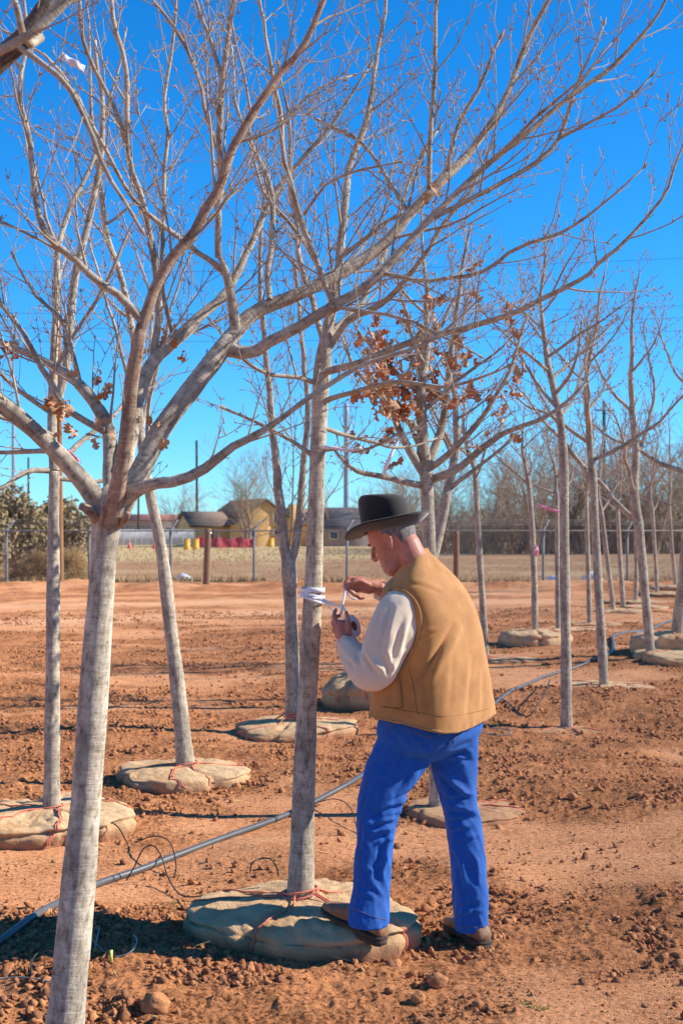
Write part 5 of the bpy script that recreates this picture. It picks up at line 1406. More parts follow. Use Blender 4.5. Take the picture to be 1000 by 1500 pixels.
def drum(px, Y, mat, label):
    x = (px - 500) / FPX * Y
    root = thing("plastic_drum", (x, Y, 0), label, "drum", "plastic drums on the dry grass")
    a = Acc(); tube(a, [(x, Y, 0), (x, Y, 0.3), (x, Y, 0.32), (x, Y, 0.62), (x, Y, 0.64), (x, Y, 0.9)], [0.30, 0.31, 0.28, 0.30, 0.27, 0.27], 16); mk("body", a, MT[mat], root)
    a = Acc(); tube(a, [(x, Y, 0.905), (x, Y, 0.96)], [0.29, 0.28], 16); mk("lid", a, MT[mat], root)
drum(274, 122, "orange" if False else "yellow", "left one of the two yellow drums near the short wooden post")
drum(287, 121, "yellow", "right one of the two yellow drums near the short wooden post")
drum(397, 140, "yellow", "single yellow drum right of the red netting")
def litter(px, py, s, label, seed):
    p = on_ground(px, py); rs = np.random.RandomState(seed)
    V0, F0 = ico(); V = V0 * (0.6 + 0.8 * rs.rand(len(V0)))[:, None] * np.array([s, s * 0.6, s * 0.5]) + p + np.array([0, 0, s * 0.3])
    tag(mk("plastic_litter", (V, [tuple(f) for f in F0]), MT["plastic"], org=tuple(p), smooth=False), label, "litter", "pale litter along the fence")
litter(268, 851, 0.30, "crumpled pale plastic by the short wooden post", 1)
litter(812, 853, 0.35, "white plastic scrap at the fence behind the right-hand row", 4)
litter(868, 852, 0.4, "white plastic sheet scrap at the fence near the right-hand trunks", 5)
# ------------------------------------------------------------------ the man
MT["skin"] = simple("skin", (0.58, 0.255, 0.17, 1), (0.43, 0.155, 0.095, 1), 30, 0.55, 0.25, 160, spec=0.4, bdist=0.002)
MT["hair"] = simple("grey_hair", (0.30, 0.27, 0.25, 1), (0.12, 0.10, 0.09, 1), 60, 0.7, 0.8, 220, stretch=(1, 1, 0.25), bdist=0.004)
MT["hat"] = simple("black_felt", (0.016, 0.014, 0.013, 1), (0.024, 0.021, 0.019, 1), 22, 0.85, 0.2, 300, sheen=0.25, bdist=0.002)
MT["hat_band"] = simple("black_hat_band", (0.03, 0.027, 0.026, 1), (0.045, 0.04, 0.038, 1), 40, 0.4, spec=0.5)
MT["canvas"] = simple("tan_duck_canvas", (0.56, 0.28, 0.088, 1), (0.43, 0.195, 0.055, 1), 11, 0.9, 0.35, 300, detail=8, sheen=0.1, bdist=0.002)
MT["canvas_edge"] = simple("tan_canvas_binding", (0.52, 0.29, 0.12, 1), (0.36, 0.17, 0.06, 1), 90, 0.9, 0.5, 160, bdist=0.003)
MT["thread"] = simple("seam_thread", (0.24, 0.11, 0.035, 1), None, 40, 0.8)
MT["shirt"] = simple("pale_shirt", (0.74, 0.62, 0.47, 1), (0.67, 0.56, 0.44, 1), 5, 0.85, 0.25, 400, bdist=0.001)
MT["denim"] = simple("blue_denim", (0.020, 0.135, 0.47, 1), (0.011, 0.09, 0.36, 1), 60, 0.85, 0.35, 420, detail=9, bdist=0.0015)
MT["denim_seam"] = simple("denim_stitch", (0.10, 0.13, 0.30, 1), (0.22, 0.13, 0.10, 1), 120, 0.8)
MT["boot"] = simple("brown_leather", (0.36, 0.19, 0.09, 1), (0.21, 0.10, 0.048, 1), 14, 0.6, 0.4, 60, bdist=0.004)
MT["sole"] = simple("dark_sole", (0.045, 0.036, 0.03, 1), (0.09, 0.06, 0.04, 1), 20, 0.85, 0.4)
MT["white_cord"] = simple("white_cord", (0.42, 0.38, 0.36, 1), None, 10, 0.4)
MT["iris"] = simple("dark_eye", (0.03, 0.02, 0.015, 1), None, 10, 0.2)

YM = 5.45
def mp(px, py, dy=0.0):
    p = at(px, py, YM + dy); return np.array(p[:])
def m_px(w, Y=YM):
    return w / FPX * Y
FW = unit(np.array([-0.86, 0.51, 0.0])); LF = np.array([-FW[1], FW[0], 0.0])     # his front, his left
LF = np.array([-0.51, -0.86, 0.0])

def creases(P, cl):
    """fold depth at world points seen as photo rows; cl: (x0,y0,x1,y1,width,depth)"""
    px = 500 + P[..., 0] / P[..., 1] * FPX; py = HY + (CAMZ - P[..., 2]) / P[..., 1] * FPX
    d = np.zeros(px.shape)
    for (x0, y0, x1, y1, w, a) in cl:
        w = w * 0.8; a = a * 1.1
        dx, dy = x1 - x0, y1 - y0; L2 = dx * dx + dy * dy
        t = np.clip(((px - x0) * dx + (py - y0) * dy) / L2, -0.1, 1.1)
        ex = px - x0 - t * dx; ey = py - y0 - t * dy
        s = (dx * ey - dy * ex) / (math.sqrt(L2) * np.sqrt(ex * ex + ey * ey) + 1e-6)
        r = np.sqrt(ex * ex + ey * ey)
        end = np.sin(np.clip(t, 0.0, 1.0) * math.pi) ** 0.6
        d += 1.5 * a * end * (-np.exp(-(r / w) ** 2) + 0.85 * np.exp(-((r - 1.7 * w) / (1.1 * w)) ** 2) * (s < 0))
    return d

def surf(rings, nr, nth, cl, noise, seed, nfreq=(9, 5), sq=2.4):
    """rings: (cx,cy,cz, ux,uy,uz, vx,vy,vz) ellipse axes; returns grid of world points with folds"""
    G = cr(np.array(rings, float), nr)
    th = np.arange(nth) / nth * 2 * math.pi
    c, s = np.cos(th), np.sin(th)
    # a little squarer than an ellipse
    e = (np.abs(c) ** sq + np.abs(s) ** sq) ** (-1 / sq)
    c, s = c * e, s * e
    P = G[:, None, 0:3] + c[None, :, None] * G[:, None, 3:6] + s[None, :, None] * G[:, None, 6:9]
    N = P - G[:, None, 0:3]; N /= np.linalg.norm(N, axis=2)[:, :, None] + 1e-9
    d = creases(P, cl) * np.clip(-N[:, :, 1] * 3 + 0.6, 0, 1)
    z = P[:, :, 2]
    tw = np.cos(th)[None] * nfreq[0] * 0.25 + 7
    n1 = fbm(tw + z * 6 + seed, np.sin(th)[None] * nfreq[0] * 0.25 + z * nfreq[1] * 2.0, seed, 3) - 0.5
    n2 = 1 - np.abs(2 * vnoise(np.cos(th)[None] * 2 + z * 13 + seed, np.sin(th)[None] * 2 + z * 9, seed + 5) - 1)
    d = d + noise * (n1 * 1.6 + (n2 - 0.5) * 0.7)
    return P + N * d[:, :, None], N, G

def loft_mesh(P, cap0=True, cap1=True):
    a = Acc(); nr, nt = P.shape[:2]
    a.add(P.reshape(-1, 3), grid_q(nr, nt)[:, ::-1])
    if cap0: a.o.append(tuple(range(nt)))
    if cap1: a.o.append(tuple(reversed(range((nr - 1) * nt, nr * nt))))
    return a

def path_surf(pts, nr, nth, cl, noise, seed):
    """pts: xyz + radius along a limb -> sleeve surface"""
    q = cr(np.array([tuple(p) for p in pts], float), nr)
    T = np.gradient(q[:, :3], axis=0); T /= np.linalg.norm(T, axis=1)[:, None]
    u = xp(T[0], np.array([0, 0, 1.0]) if abs(T[0, 2]) < 0.9 else np.array([1.0, 0, 0]))
    rings = []
    for i in range(nr):
        u = unit(u - T[i] * u.dot(T[i])); w = xp(T[i], u)
        rings.append(np.concatenate([q[i, :3], u * q[i, 3], w * q[i, 3]]))
    return surf(np.array(rings), nr, nth, cl, noise, seed)

def remesh(ob, voxel, smooth=0):
    m = ob.modifiers.new("union", 'REMESH'); m.mode = 'VOXEL'; m.voxel_size = voxel; m.use_smooth_shade = True
    if smooth:
        k = ob.modifiers.new("soften", 'SMOOTH'); k.iterations = smooth; k.factor = 0.5
    dg = bpy.context.evaluated_depsgraph_get()
    me = bpy.data.meshes.new_from_object(ob.evaluated_get(dg))
    ob.modifiers.clear(); old = ob.data; ob.data = me
    me.polygons.foreach_set("use_smooth", np.ones(len(me.polygons), bool))
    bpy.data.meshes.remove(old)
    return ob

def capsule(acc, pts, n=12):
    """closed tapered tube with rounded ends; pts xyz+r"""
    q = np.array([tuple(p) for p in pts], float)
    m = max(6, len(q) * 5)
    q = cr(q, m) if len(q) > 2 else cr(np.vstack([q[0], (q[0] + q[1]) / 2, q[1]]), m)
    d0 = unit(q[0, :3] - q[1, :3]); d1 = unit(q[-1, :3] - q[-2, :3])
    ends0 = [np.concatenate([q[0, :3] + d0 * q[0, 3] * math.sin(a), [q[0, 3] * math.cos(a)]]) for a in (1.45, 1.05, 0.55)]
    ends1 = [np.concatenate([q[-1, :3] + d1 * q[-1, 3] * math.sin(a), [q[-1, 3] * math.cos(a)]]) for a in (0.55, 1.05, 1.45)]
    q = np.vstack([ends0, q, ends1])
    tube(acc, q[:, :3].copy(), q[:, 3], n, True, True)

def P4(p, r): return np.concatenate([p, [r]])

man_base = np.array([0.36, 5.42, gh(0.36, 5.42)])

# head frame: looks down and to the left, away from the lens
HF = unit(np.array([-0.86, 0.40, -0.50])); HL = unit(xp(np.array([0, 0, 1.0]), HF)); HU = unit(xp(HF, HL))
HC = mp(577, 795, 0.02)
def hd(x, y, z): return HC + HF * x + HL * y + HU * z

body = Acc()
# skull and jaw
hr = [(-.118, .062, .028, .018), (-.110, .080, .010, .034), (-.092, .090, -.018, .047), (-.066, .090, -.045, .056), (-.036, .087, -.072, .063), (-.006, .088, -.090, .070), (.022, .089, -.099, .075), (.050, .092, -.101, .077), (.080, .084, -.094, .071), (.103, .060, -.072, .053), (.117, .02, -.03, .022)]
H = cr(np.array(hr), 40); nt = 40
th = np.arange(nt) / nt * 2 * math.pi
HP = np.zeros((40, nt, 3))
for i, (z, xf, xb, w) in enumerate(H):
    cx, rx = (xf + xb) / 2, (xf - xb) / 2
    c, s = np.cos(th), np.sin(th)
    x = cx + rx * c; y = w * s
    for j in range(nt):
        d = 0.0
        if x[j] > 0.03:     # eye sockets, cheek, brow
            d -= 0.007 * math.exp(-((z - 0.016) / 0.013) ** 2) * math.exp(-((abs(y[j]) - 0.032) / 0.017) ** 2)
            d += 0.005 * math.exp(-((z - 0.036) / 0.010) ** 2) * math.exp(-((abs(y[j]) - 0.028) / 0.024) ** 2)
            d += 0.004 * math.exp(-((z + 0.020) / 0.020) ** 2) * math.exp(-((abs(y[j]) - 0.045) / 0.014) ** 2)
            d += 0.005 * math.exp(-((z + 0.062) / 0.007) ** 2) * math.exp(-(y[j] / 0.022) ** 2)
            d -= 0.004 * math.exp(-((z + 0.070) / 0.003) ** 2) * math.exp(-(y[j] / 0.024) ** 2)
            d += 0.005 * math.exp(-((z + 0.078) / 0.006) ** 2) * math.exp(-(y[j] / 0.018) ** 2)
        HP[i, j] = hd(x[j] + d, y[j], z)
body.add(HP.reshape(-1, 3), grid_q(40, nt)); body.o.append(tuple(reversed(range(nt)))); body.o.append(tuple(range(39 * nt, 40 * nt)))
capsule(body, [P4(hd(.086, 0, .030), .008), P4(hd(.098, 0, .010), .009), P4(hd(.109, 0, -.012), .0105), P4(hd(.104, 0, -.022), .011)])
for s in (-1, 1):
    capsule(body, [P4(hd(.094, s * .012, -.021), .0075), P4(hd(.088, s * .012, -.022), .007)])
    # ear: rim loop, lobe and bowl
    ear = [(-.002, .030), (-.016, .032), (-.026, .020), (-.026, .0), (-.018, -.018), (-.006, -.030), (.004, -.026), (.003, -.012)]
    capsule(body, [P4(hd(x, s * (.078 + .010 * (x < -.01)), z), .0056) for x, z in ear])
    capsule(body, [P4(hd(-.008, s * .074, .018), .012), P4(hd(-.012, s * .075, -.002), .012), P4(hd(-.004, s * .073, -.020), .009)])
neck0 = mp(607, 826, 0.02)
capsule(body, [P4(hd(-.045, 0, -.03), .055), P4(hd(-.042, 0, -.085), .056), P4(neck0 * .55 + hd(-.04, 0, -.1) * .45, .056), P4(neck0, .056)], 24)
# trunk of the body under the clothes
capsule(body, [P4(mp(612, 845, 0.02), .055), P4(mp(622, 880, 0.0), .085), P4(mp(630, 960, 0.0), .10), P4(mp(632, 1040, 0.0), .10), P4(mp(634, 1060, 0.0), .08)], 20)
SHL = mp(586, 893, -0.13); ELL = mp(549, 990, -0.20); WRL = mp(509, 944, -0.02)
SHR = mp(655, 880, 0.16); ELR = mp(622, 905, 0.34); WRR = mp(557, 863, 0.16)
capsule(body, [P4(mp(614, 870, 0), .06), P4(SHL, .055), P4((SHL + ELL) / 2, .05), P4(ELL, .042), P4((ELL + WRL) / 2, .036), P4(WRL, .029)])
capsule(body, [P4(mp(630, 870, 0.02), .06), P4(SHR, .055), P4((SHR + ELR) / 2, .05), P4(ELR, .042), P4((ELR + WRR) / 2, .036), P4(WRR, .029)])
HPL = mp(606, 1085, -0.07); KNL = mp(556, 1195, -0.16); ANL = mp(543, 1342, -0.25)
HPR = mp(662, 1085, 0.07); KNR = mp(677, 1210, 0.03); ANR = mp(689, 1362, 0.0)
for (a_, b_, c_) in ((HPL, KNL, ANL), (HPR, KNR, ANR)):
    capsule(body, [P4(mp(634, 1055, 0), .07), P4(a_, .062), P4(a_ * .4 + b_ * .6, .052), P4(b_, .045), P4(b_ * .5 + c_ * .5, .036), P4(c_, .03)])
# left hand: back of the hand towards the lens, curled round the roll, thumb and index raised
LH = [  # fingers: list of (px,py,dy,r)
    [(508, 946, -.02, .024), (503, 930, -.005, .027), (499, 916, .005, .024)],                                  # palm
    [(508, 930, -.01, .022), (507, 917, .00, .020)],
    [(497, 916, .00, .0105), (490, 906, .015, .0095), (490, 897, .035, .0085), (492, 893, .05, .0075)],         # index
    [(495, 922, .0, .0105), (488, 914, .02, .0095), (490, 905, .05, .0088), (497, 902, .068, .008)],            # middle
    [(496, 929, .0, .010), (489, 923, .022, .0092), (492, 915, .055, .0085), (500, 912, .068, .0078)],          # ring
    [(499, 936, .0, .009), (493, 932, .02, .0085), (495, 926, .045, .008), (502, 922, .058, .007)],             # little
    [(509, 930, -.02, .012), (511, 917, -.022, .0105), (509, 905, -.012, .0092), (507, 897, .002, .0082)],      # thumb
]
RH = [
    [(556, 863, .16, .025), (543, 858, .155, .027), (529, 853, .15, .025), (520, 851, .147, .022)],
    [(541, 863, .15, .022), (526, 860, .142, .020)],
    [(520, 848, .145, .0105), (511, 847, .138, .0098), (506, 854, .13, .0088), (505, 863, .125, .0078)],        # index
    [(520, 853, .142, .0105), (511, 855, .13, .0096), (511, 864, .118, .0088), (517, 869, .115, .0078)],        # middle
    [(524, 858, .140, .010), (515, 862, .125, .0092), (518, 871, .115, .0085), (525, 873, .115, .0075)],        # ring
    [(529, 862, .140, .009), (521, 868, .125, .0082), (526, 876, .118, .0076), (532, 876, .12, .0068)],         # little
    [(540, 857, .135, .013), (526, 851, .122, .0112), (514, 856, .115, .0095), (507, 863, .117, .0082)],        # thumb
]
for hand in (LH, RH):
    for f in hand:
        capsule(body, [P4(mp(px, py, dy), r) for px, py, dy, r in f], 10)
man = mk("person", body, MT["skin"], org=man_base)
remesh(man, 0.0042, 2)
tag(man, "man in black hat, tan vest and blue jeans winding tape round a trunk", "person")
ORG[man] = tuple(man_base)
for s in (-1, 1):
    a = Acc(); capsule(a, [P4(hd(.070, s * .031, .013), .010), P4(hd(.0705, s * .031, .0128), .010)]); mk("eye", a, MT["iris"], man)
    a = Acc(); capsule(a, [P4(hd(.094, s * .016, .034), .004), P4(hd(.092, s * .032, .038), .0045), P4(hd(.082, s * .046, .033), .003)], 6); mk("eyebrow", a, MT["hair"], man)

# hair below the hat: back and sides
hp = []
zz = np.linspace(-0.055, 0.085, 16); tt = np.linspace(R(88), R(272), 44)
for z in zz:
    k = np.array([np.interp(z, [h[0] for h in hr], [h[q] for h in hr]) for q in (1, 2, 3)])
    cx, rx, w = (k[0] + k[1]) / 2, (k[0] - k[1]) / 2, k[2]
    for t in tt:
        lo = -0.055 + 0.075 * math.exp(-((abs(t - math.pi) - 1.25) / 0.35) ** 2)    # clipped up round the ears
        zc = max(z, lo)
        off = 0.0065 * min(1, max(0.0, (z - lo) / 0.03 + 0.25)) + 0.002 * (vnoise(np.array([t * 14.0]), np.array([z * 90.0]), 3)[0] - 0.5)
        x = cx + (rx + off) * math.cos(t); y = (w + off) * math.sin(t)
        hp.append(hd(x, y, zc))
a = Acc(); a.add(np.array(hp), grid_q(16, 44, False)); mk("hair", a, MT["hair"], man)

# ---- jeans: seat and two legs, edges read off the photograph
def leg_ring(py, L, R_, dy, k=1.0):
    Y = YM + dy
    c = np.array(at((L + R_) / 2, py, Y)[:]); w = (R_ - L) / 2 / FPX * Y
    return np.concatenate([c, [w, 0, 0], [0, w * k, 0]])
LL = [(1048, 563, 652, -.035, .9), (1068, 557, 647, -.05, .92), (1085, 551, 642, -.06, .95), (1110, 541, 632, -.075, .95), (1124, 536, 624, -.09, .95), (1145, 531, 608, -.11, 1), (1163, 527, 596, -.13, 1), (1189, 523, 584, -.155, 1), (1228, 522, 577, -.18, 1), (1255, 520.5, 574, -.20, 1), (1280, 519, 571.5, -.215, 1), (1310, 517, 569, -.235, 1), (1335, 512, 569, -.255, 1.1), (1354, 511, 568, -.265, 1.15)]
RL = [(1048, 612, 703, .04, 1.05), (1068, 617, 701, .045, 1.05), (1085, 622, 700, .05, 1.05), (1110, 628, 698, .055, 1.05), (1124, 630, 698, .055, 1.0), (1150, 638, 696.5, .05, 1), (1176, 646, 698, .045, 1), (1202, 653, 703, .04, 1), (1228, 656, 707, .03, 1), (1254, 659, 709.5, .02, 1), (1280, 661, 712, .015, 1), (1306, 663, 714.5, .005, 1), (1332, 664, 713, .0, 1.05), (1362, 667, 712, -.002, 1.1)]
cl_l = [(585, 1180, 545, 1196, 4.5, .010), (580, 1192, 532, 1203, 4, .008), (576, 1205, 540, 1214, 4.5, .009), (575, 1220, 548, 1232, 4, .007), (558, 1232, 551, 1290, 5, .008), (566, 1215, 556, 1275, 4, .006), (600, 1160, 570, 1178, 4, .007), (530, 1205, 527, 1250, 4, .005), (540, 1295, 560, 1320, 4, .004), (610, 1120, 575, 1165, 5, .005), (520, 1310, 545, 1318, 4, .004), (528, 1272, 545, 1282, 4, .004)]
cl_r = [(660, 1098, 690, 1108, 4, .006), (650, 1118, 692, 1112, 4, .006), (652, 1150, 690, 1175, 5, .008), (652, 1172, 694, 1166, 4, .006), (655, 1188, 698, 1196, 5, .009), (657, 1204, 700, 1198, 4, .007), (658, 1222, 690, 1214, 4.5, .006), (670, 1238, 700, 1228, 4, .005), (668, 1260, 676, 1300, 4, .005), (690, 1255, 696, 1300, 4, .005), (668, 1330, 700, 1322, 4, .006), (670, 1346, 706, 1338, 4, .005), (640, 1130, 668, 1160, 4, .005)]
JL, JLN, _ = surf([leg_ring(*r) for r in LL], 150, 72, cl_l, .009, 21)
JR, JRN, _ = surf([leg_ring(*r) for r in RL], 150, 72, cl_r, .009, 22)
def torso_ring(py, L, R_, dy, k, g=1.0):
    Y = YM + dy
    w = (R_ - L) / 2 / FPX * Y
    a_ = w / math.sqrt(LF[0] ** 2 + (k * FW[0]) ** 2)
    c = np.array(at((L + R_) / 2, py, Y)[:])
    a_ *= g
    u = LF * a_; v = FW * a_ * k
    return np.concatenate([c, u, v])
JB = [(1030, 560, 704, 0, .78), (1048, 559, 705, 0, .78), (1062, 556, 704, 0, .80), (1076, 556, 700, -.005, .78), (1092, 566, 690, -.005, .66), (1104, 592, 670, -.01, .52), (1112, 612, 655, -.01, .4)]
JP, JPN, _ = surf([torso_ring(*r) for r in JB], 60, 96, [(640, 1108, 610, 1075, 5, .006), (690, 1050, 632, 1112, 3.5, .006), (570, 1070, 600, 1110, 6, .004), (690, 1085, 660, 1100, 4, .005)], .004, 23)
a = loft_mesh(JL); b = loft_mesh(JR); c = loft_mesh(JP)
for x in (b, c):
    k = a.n; a.v += x.v; a.bk += x.bk; a.n += x.n; a.q += [q + k for q in x.q]; a.o += [tuple(i + k for i in f) for f in x.o]
jeans = mk("jeans", a, MT["denim"], man)
remesh(jeans, 0.0050, 1)
def on_surf(P, N, line, off):
    """photo-space line -> points lying on the lens-facing side of a lofted surface"""
    Q = P.reshape(-1, 3); Nn = N.reshape(-1, 3); ok_ = Nn[:, 1] < 0.15
    Q = Q[ok_]; Nn = Nn[ok_]
    qx = 500 + Q[:, 0] / Q[:, 1] * FPX; qy = HY + (CAMZ - Q[:, 2]) / Q[:, 1] * FPX
    L = cr(np.array(line, float), max(12, len(line) * 6)); out = []
    for x, y in L[:, :2]:
        d = (qx - x) ** 2 + (qy - y) ** 2; i = np.argsort(d)[:4]; w = 1 / (d[i] + 0.3)
        p = (Q[i] * w[:, None]).sum(0) / w.sum(); n = unit((Nn[i] * w[:, None]).sum(0))
        out.append(p + n * off)
    return np.array(out)
def stitch(name, P, N, line, mat, parent, r=0.0016, off=0.001):
    a = Acc(); tube(a, on_surf(P, N, line, off), r, 5); return mk(name, a, MT[mat], parent)
def l3(pts): return [(x, y, 0) for x, y in pts]
stitch("side_seam", JL, JLN, l3([(546, 1108), (540, 1130), (534, 1155), (530, 1180), (528, 1200), (526, 1240), (525, 1280), (522, 1310), (518, 1338)]), "denim_seam", jeans)
stitch("side_seam", JP, JPN, l3([(574, 1052), (566, 1075), (556, 1098)]), "denim_seam", jeans)
stitch("seat_seam", JP, JPN, l3([(688, 1054), (668, 1078), (650, 1096)]), "denim_seam", jeans)
stitch("pocket_stitch", JP, JPN, l3([(600, 1056), (598, 1068), (610, 1074), (626, 1080), (642, 1076), (648, 1066), (652, 1058)]), "denim_seam", jeans, 0.0013)
stitch("inseam", JR, JRN, l3([(640, 1150), (650, 1178), (657, 1205), (662, 1260)]), "denim_seam", jeans, 0.0012)
for P_, N_, ln in ((JL, JLN, [(514, 1329), (530, 1336), (550, 1344), (566, 1347)]), (JR, JRN, [(667, 1356), (680, 1358), (696, 1358), (711, 1356)])):
    stitch("hem_stitch", P_, N_, l3(ln), "denim_seam", jeans, 0.0014)

# ---- shirt: one mesh of two sleeves, collar edge and cuffs
SL, SLN, _ = path_surf([P4(mp(606, 900, 0.0), .055), P4(mp(596, 897, -.09), .078), P4(mp(587, 898, -.14), .089), P4(mp(576, 920, -.18), .090), P4(mp(564, 950, -.205), .082), P4(mp(553, 978, -.21), .074), P4(mp(541, 985, -.185), .069), P4(mp(528, 973, -.13), .060), P4(mp(517, 958, -.075), .053), P4(mp(509, 947, -.03), .043), P4(mp(506, 942, -.012), .040)], 120, 64,
    [(575, 885, 556, 950, 5, .007), (592, 900, 575, 960, 5, .007), (605, 905, 590, 955, 5, .006), (560, 890, 548, 930, 4, .005), (540, 970, 560, 992, 4, .008), (533, 958, 548, 985, 3.5, .007), (522, 955, 530, 975, 3.5, .006), (560, 955, 570, 985, 5, .007), (512, 965, 520, 985, 3, .005), (583, 940, 566, 990, 4, .005)], .006, 31)
SR, SRN, _ = path_surf([P4(SHR * .8 + mp(625, 890, 0) * .2, .06), P4((SHR + ELR) / 2, .082), P4(ELR, .07), P4((ELR + WRR) / 2, .055), P4(WRR + unit(ELR - WRR) * 0.005, .040)], 60, 40, [], .005, 32)
a = loft_mesh(SL); b = loft_mesh(SR)
for x in (b,):
    k = a.n; a.v += x.v; a.bk += x.bk; a.n += x.n; a.q += [q + k for q in x.q]; a.o += [tuple(i + k for i in f) for f in x.o]
shirt = mk("shirt", a, MT["shirt"], man)
remesh(shirt, 0.005, 2)
for P_, nm in ((SL, -4), (SR, -2)):
    ring = P_[nm]; ctr = ring.mean(0)
    a = Acc(); tube(a, np.vstack([ctr + (ring - ctr) * 1.03, (ctr + (ring - ctr) * 1.03)[:1]]), .0028, 5); mk("cuff_edge", a, MT["shirt"], shirt)

# ---- vest
VR = [(1052, 547, 722, 0, .70), (1035, 548, 721, 0, .70), (1000, 552, 715, 0, .69), (960, 557, 709, 0, .68), (920, 560, 701, 0, .66), (890, 560, 692, .0, .62), (866, 561, 680, .0, .56), (848, 564, 666, .005, .54), (832, 568, 650, .01, .58), (820, 574, 637, .015, .75), (812, 578, 629, .018, .92), (805, 581, 624, .02, .98)]
cl_v = [(664, 912, 616, 1000, 7, .013), (656, 1052, 662, 950, 5, .003), (682, 1050, 690, 960, 5, .003), (625, 1046, 622, 1000, 4, .003), (704, 1044, 706, 980, 4, .0025), (600, 852, 648, 872, 4, .003), (612, 935, 640, 925, 4, .003)]
VP, VN, _ = surf([torso_ring(*r, g=0.89) for r in VR], 150, 140, cl_v, .0025, 41, (7, 3), 4.0)
# hem dips at the back and scallops along the binding
ww = np.clip(1 - np.arange(150) / 22.0, 0, 1)[:, None]
pxv = 500 + VP[:, :, 0] / VP[:, :, 1] * FPX
VP[:, :, 2] += ww * (0.028 * np.clip((640 - pxv) / 90, -0.2, 1) - 0.012 * np.exp(-((pxv - 660) / 45) ** 2) + 0.014 * np.clip((pxv - 690) / 30, 0, 1) + 0.004 * (vnoise(np.arange(140) * 0.55, np.arange(140) * 0.0, 3)[None] - 0.5))
# the neckline drops towards his chest
fr = np.clip((np.arange(150) - 96) / 53.0, 0, 1)[:, None] ** 1.3
VP[:, :, 2] -= fr * 0.105 * np.clip((618 - pxv) / 42, 0, 1) ** 1.2
gat = np.clip(1 - np.arange(150) / 9.0, 0, 1)[:, None] * 0.0035 * (vnoise(np.arange(140) * 0.9, np.arange(140) * 0.0 + 5, 3)[None] - 0.5) * 2
VP = VP + VN * gat[:, :, None]
a = loft_mesh(VP, False, False)
vest = mk("vest", a, MT["canvas"], man)
so = vest.modifiers.new("cloth_thickness", 'SOLIDIFY'); so.thickness = 0.006; so.offset = 1.0
def rim(name, ring, r, off=0.0):
    a = Acc(); tube(a, np.vstack([ring, ring[:2]]), r, 7, False); return mk(name, a, MT["canvas_edge"], vest)
rim("hem_binding", VP[0] + VN[0] * 0.004, 0.0055)
rim("collar_binding", VP[-1] + VN[-1] * 0.003, 0.006)
# armhole binding where the sleeve comes through
arm_line = [(566, 858), (580, 860), (596, 868), (608, 880), (615, 898), (616, 916), (611, 938), (602, 958), (592, 978), (584, 992)]
ap = []
Q = SL.reshape(-1, 3); qx = 500 + Q[:, 0] / Q[:, 1] * FPX; qy = HY + (CAMZ - Q[:, 2]) / Q[:, 1] * FPX
vq = on_surf(VP, VN, l3(arm_line), 0.006); sq = on_surf(SL, SLN, l3(arm_line), 0.004)
aq = np.where((sq[:, 1] < vq[:, 1])[:, None], sq, vq)
aq = cr(aq[::4], 60)
a = Acc(); tube(a, aq, 0.0062, 7); mk("armhole_binding", a, MT["canvas_edge"], vest)
# patch pocket on the left front, and the side seam
def patch(P, N, poly, off, nu=14, nv=12):
    (x0, y0), (x1, y1), (x2, y2), (x3, y3) = poly; V = []
    for i in range(nv):
        t = i / (nv - 1)
        ln = [(x0 + (x3 - x0) * t, y0 + (y3 - y0) * t, 0), (x1 + (x2 - x1) * t, y1 + (y2 - y1) * t, 0)]
        q = on_surf(P, N, [ln[0], ((ln[0][0] + ln[1][0]) / 2, (ln[0][1] + ln[1][1]) / 2, 0), ln[1]], off)
        V.append(cr(q, nu))
    V = np.array(V)
    for _ in range(3):
        V[1:-1, 1:-1] = (V[:-2, 1:-1] + V[2:, 1:-1] + V[1:-1, :-2] + V[1:-1, 2:]) / 4
    a = Acc(); a.add(V.reshape(-1, 3), grid_q(nv, nu, False)); return a
po = mk("pocket", patch(VP, VN, [(556, 1000), (588, 992), (591, 1036), (553, 1034)], 0.0085), MT["canvas"], vest)
so = po.modifiers.new("cloth_thickness", 'SOLIDIFY'); so.thickness = 0.004; so.offset = 1.0
stitch("pocket_stitch", VP, VN, l3([(588, 994), (590, 1015), (591, 1035), (572, 1036), (554, 1033)]), "thread", vest, 0.0013, 0.0125)
stitch("side_seam", VP, VN, l3([(600, 980), (606, 1005), (612, 1048)]), "thread", vest, 0.0014, 0.0062)
stitch("hem_stitch", VP, VN, l3([(552, 1032), (580, 1038), (610, 1043), (650, 1049), (690, 1044), (718, 1036)]), "thread", vest, 0.0012, 0.0062)
# far armhole facing away from the lens
th_ = np.linspace(0, 2 * math.pi, 30)
rc = SHR + np.array([0.0, 0.0, 0.0]); du = unit(ELR - SHR); uu = unit(xp(du, np.array([0, 0, 1.0]))); wv = xp(du, uu)
a = Acc(); tube(a, rc + 0.098 * (np.cos(th_)[:, None] * uu + np.sin(th_)[:, None] * wv), 0.006, 6, False); mk("armhole_binding", a, MT["canvas_edge"], vest)

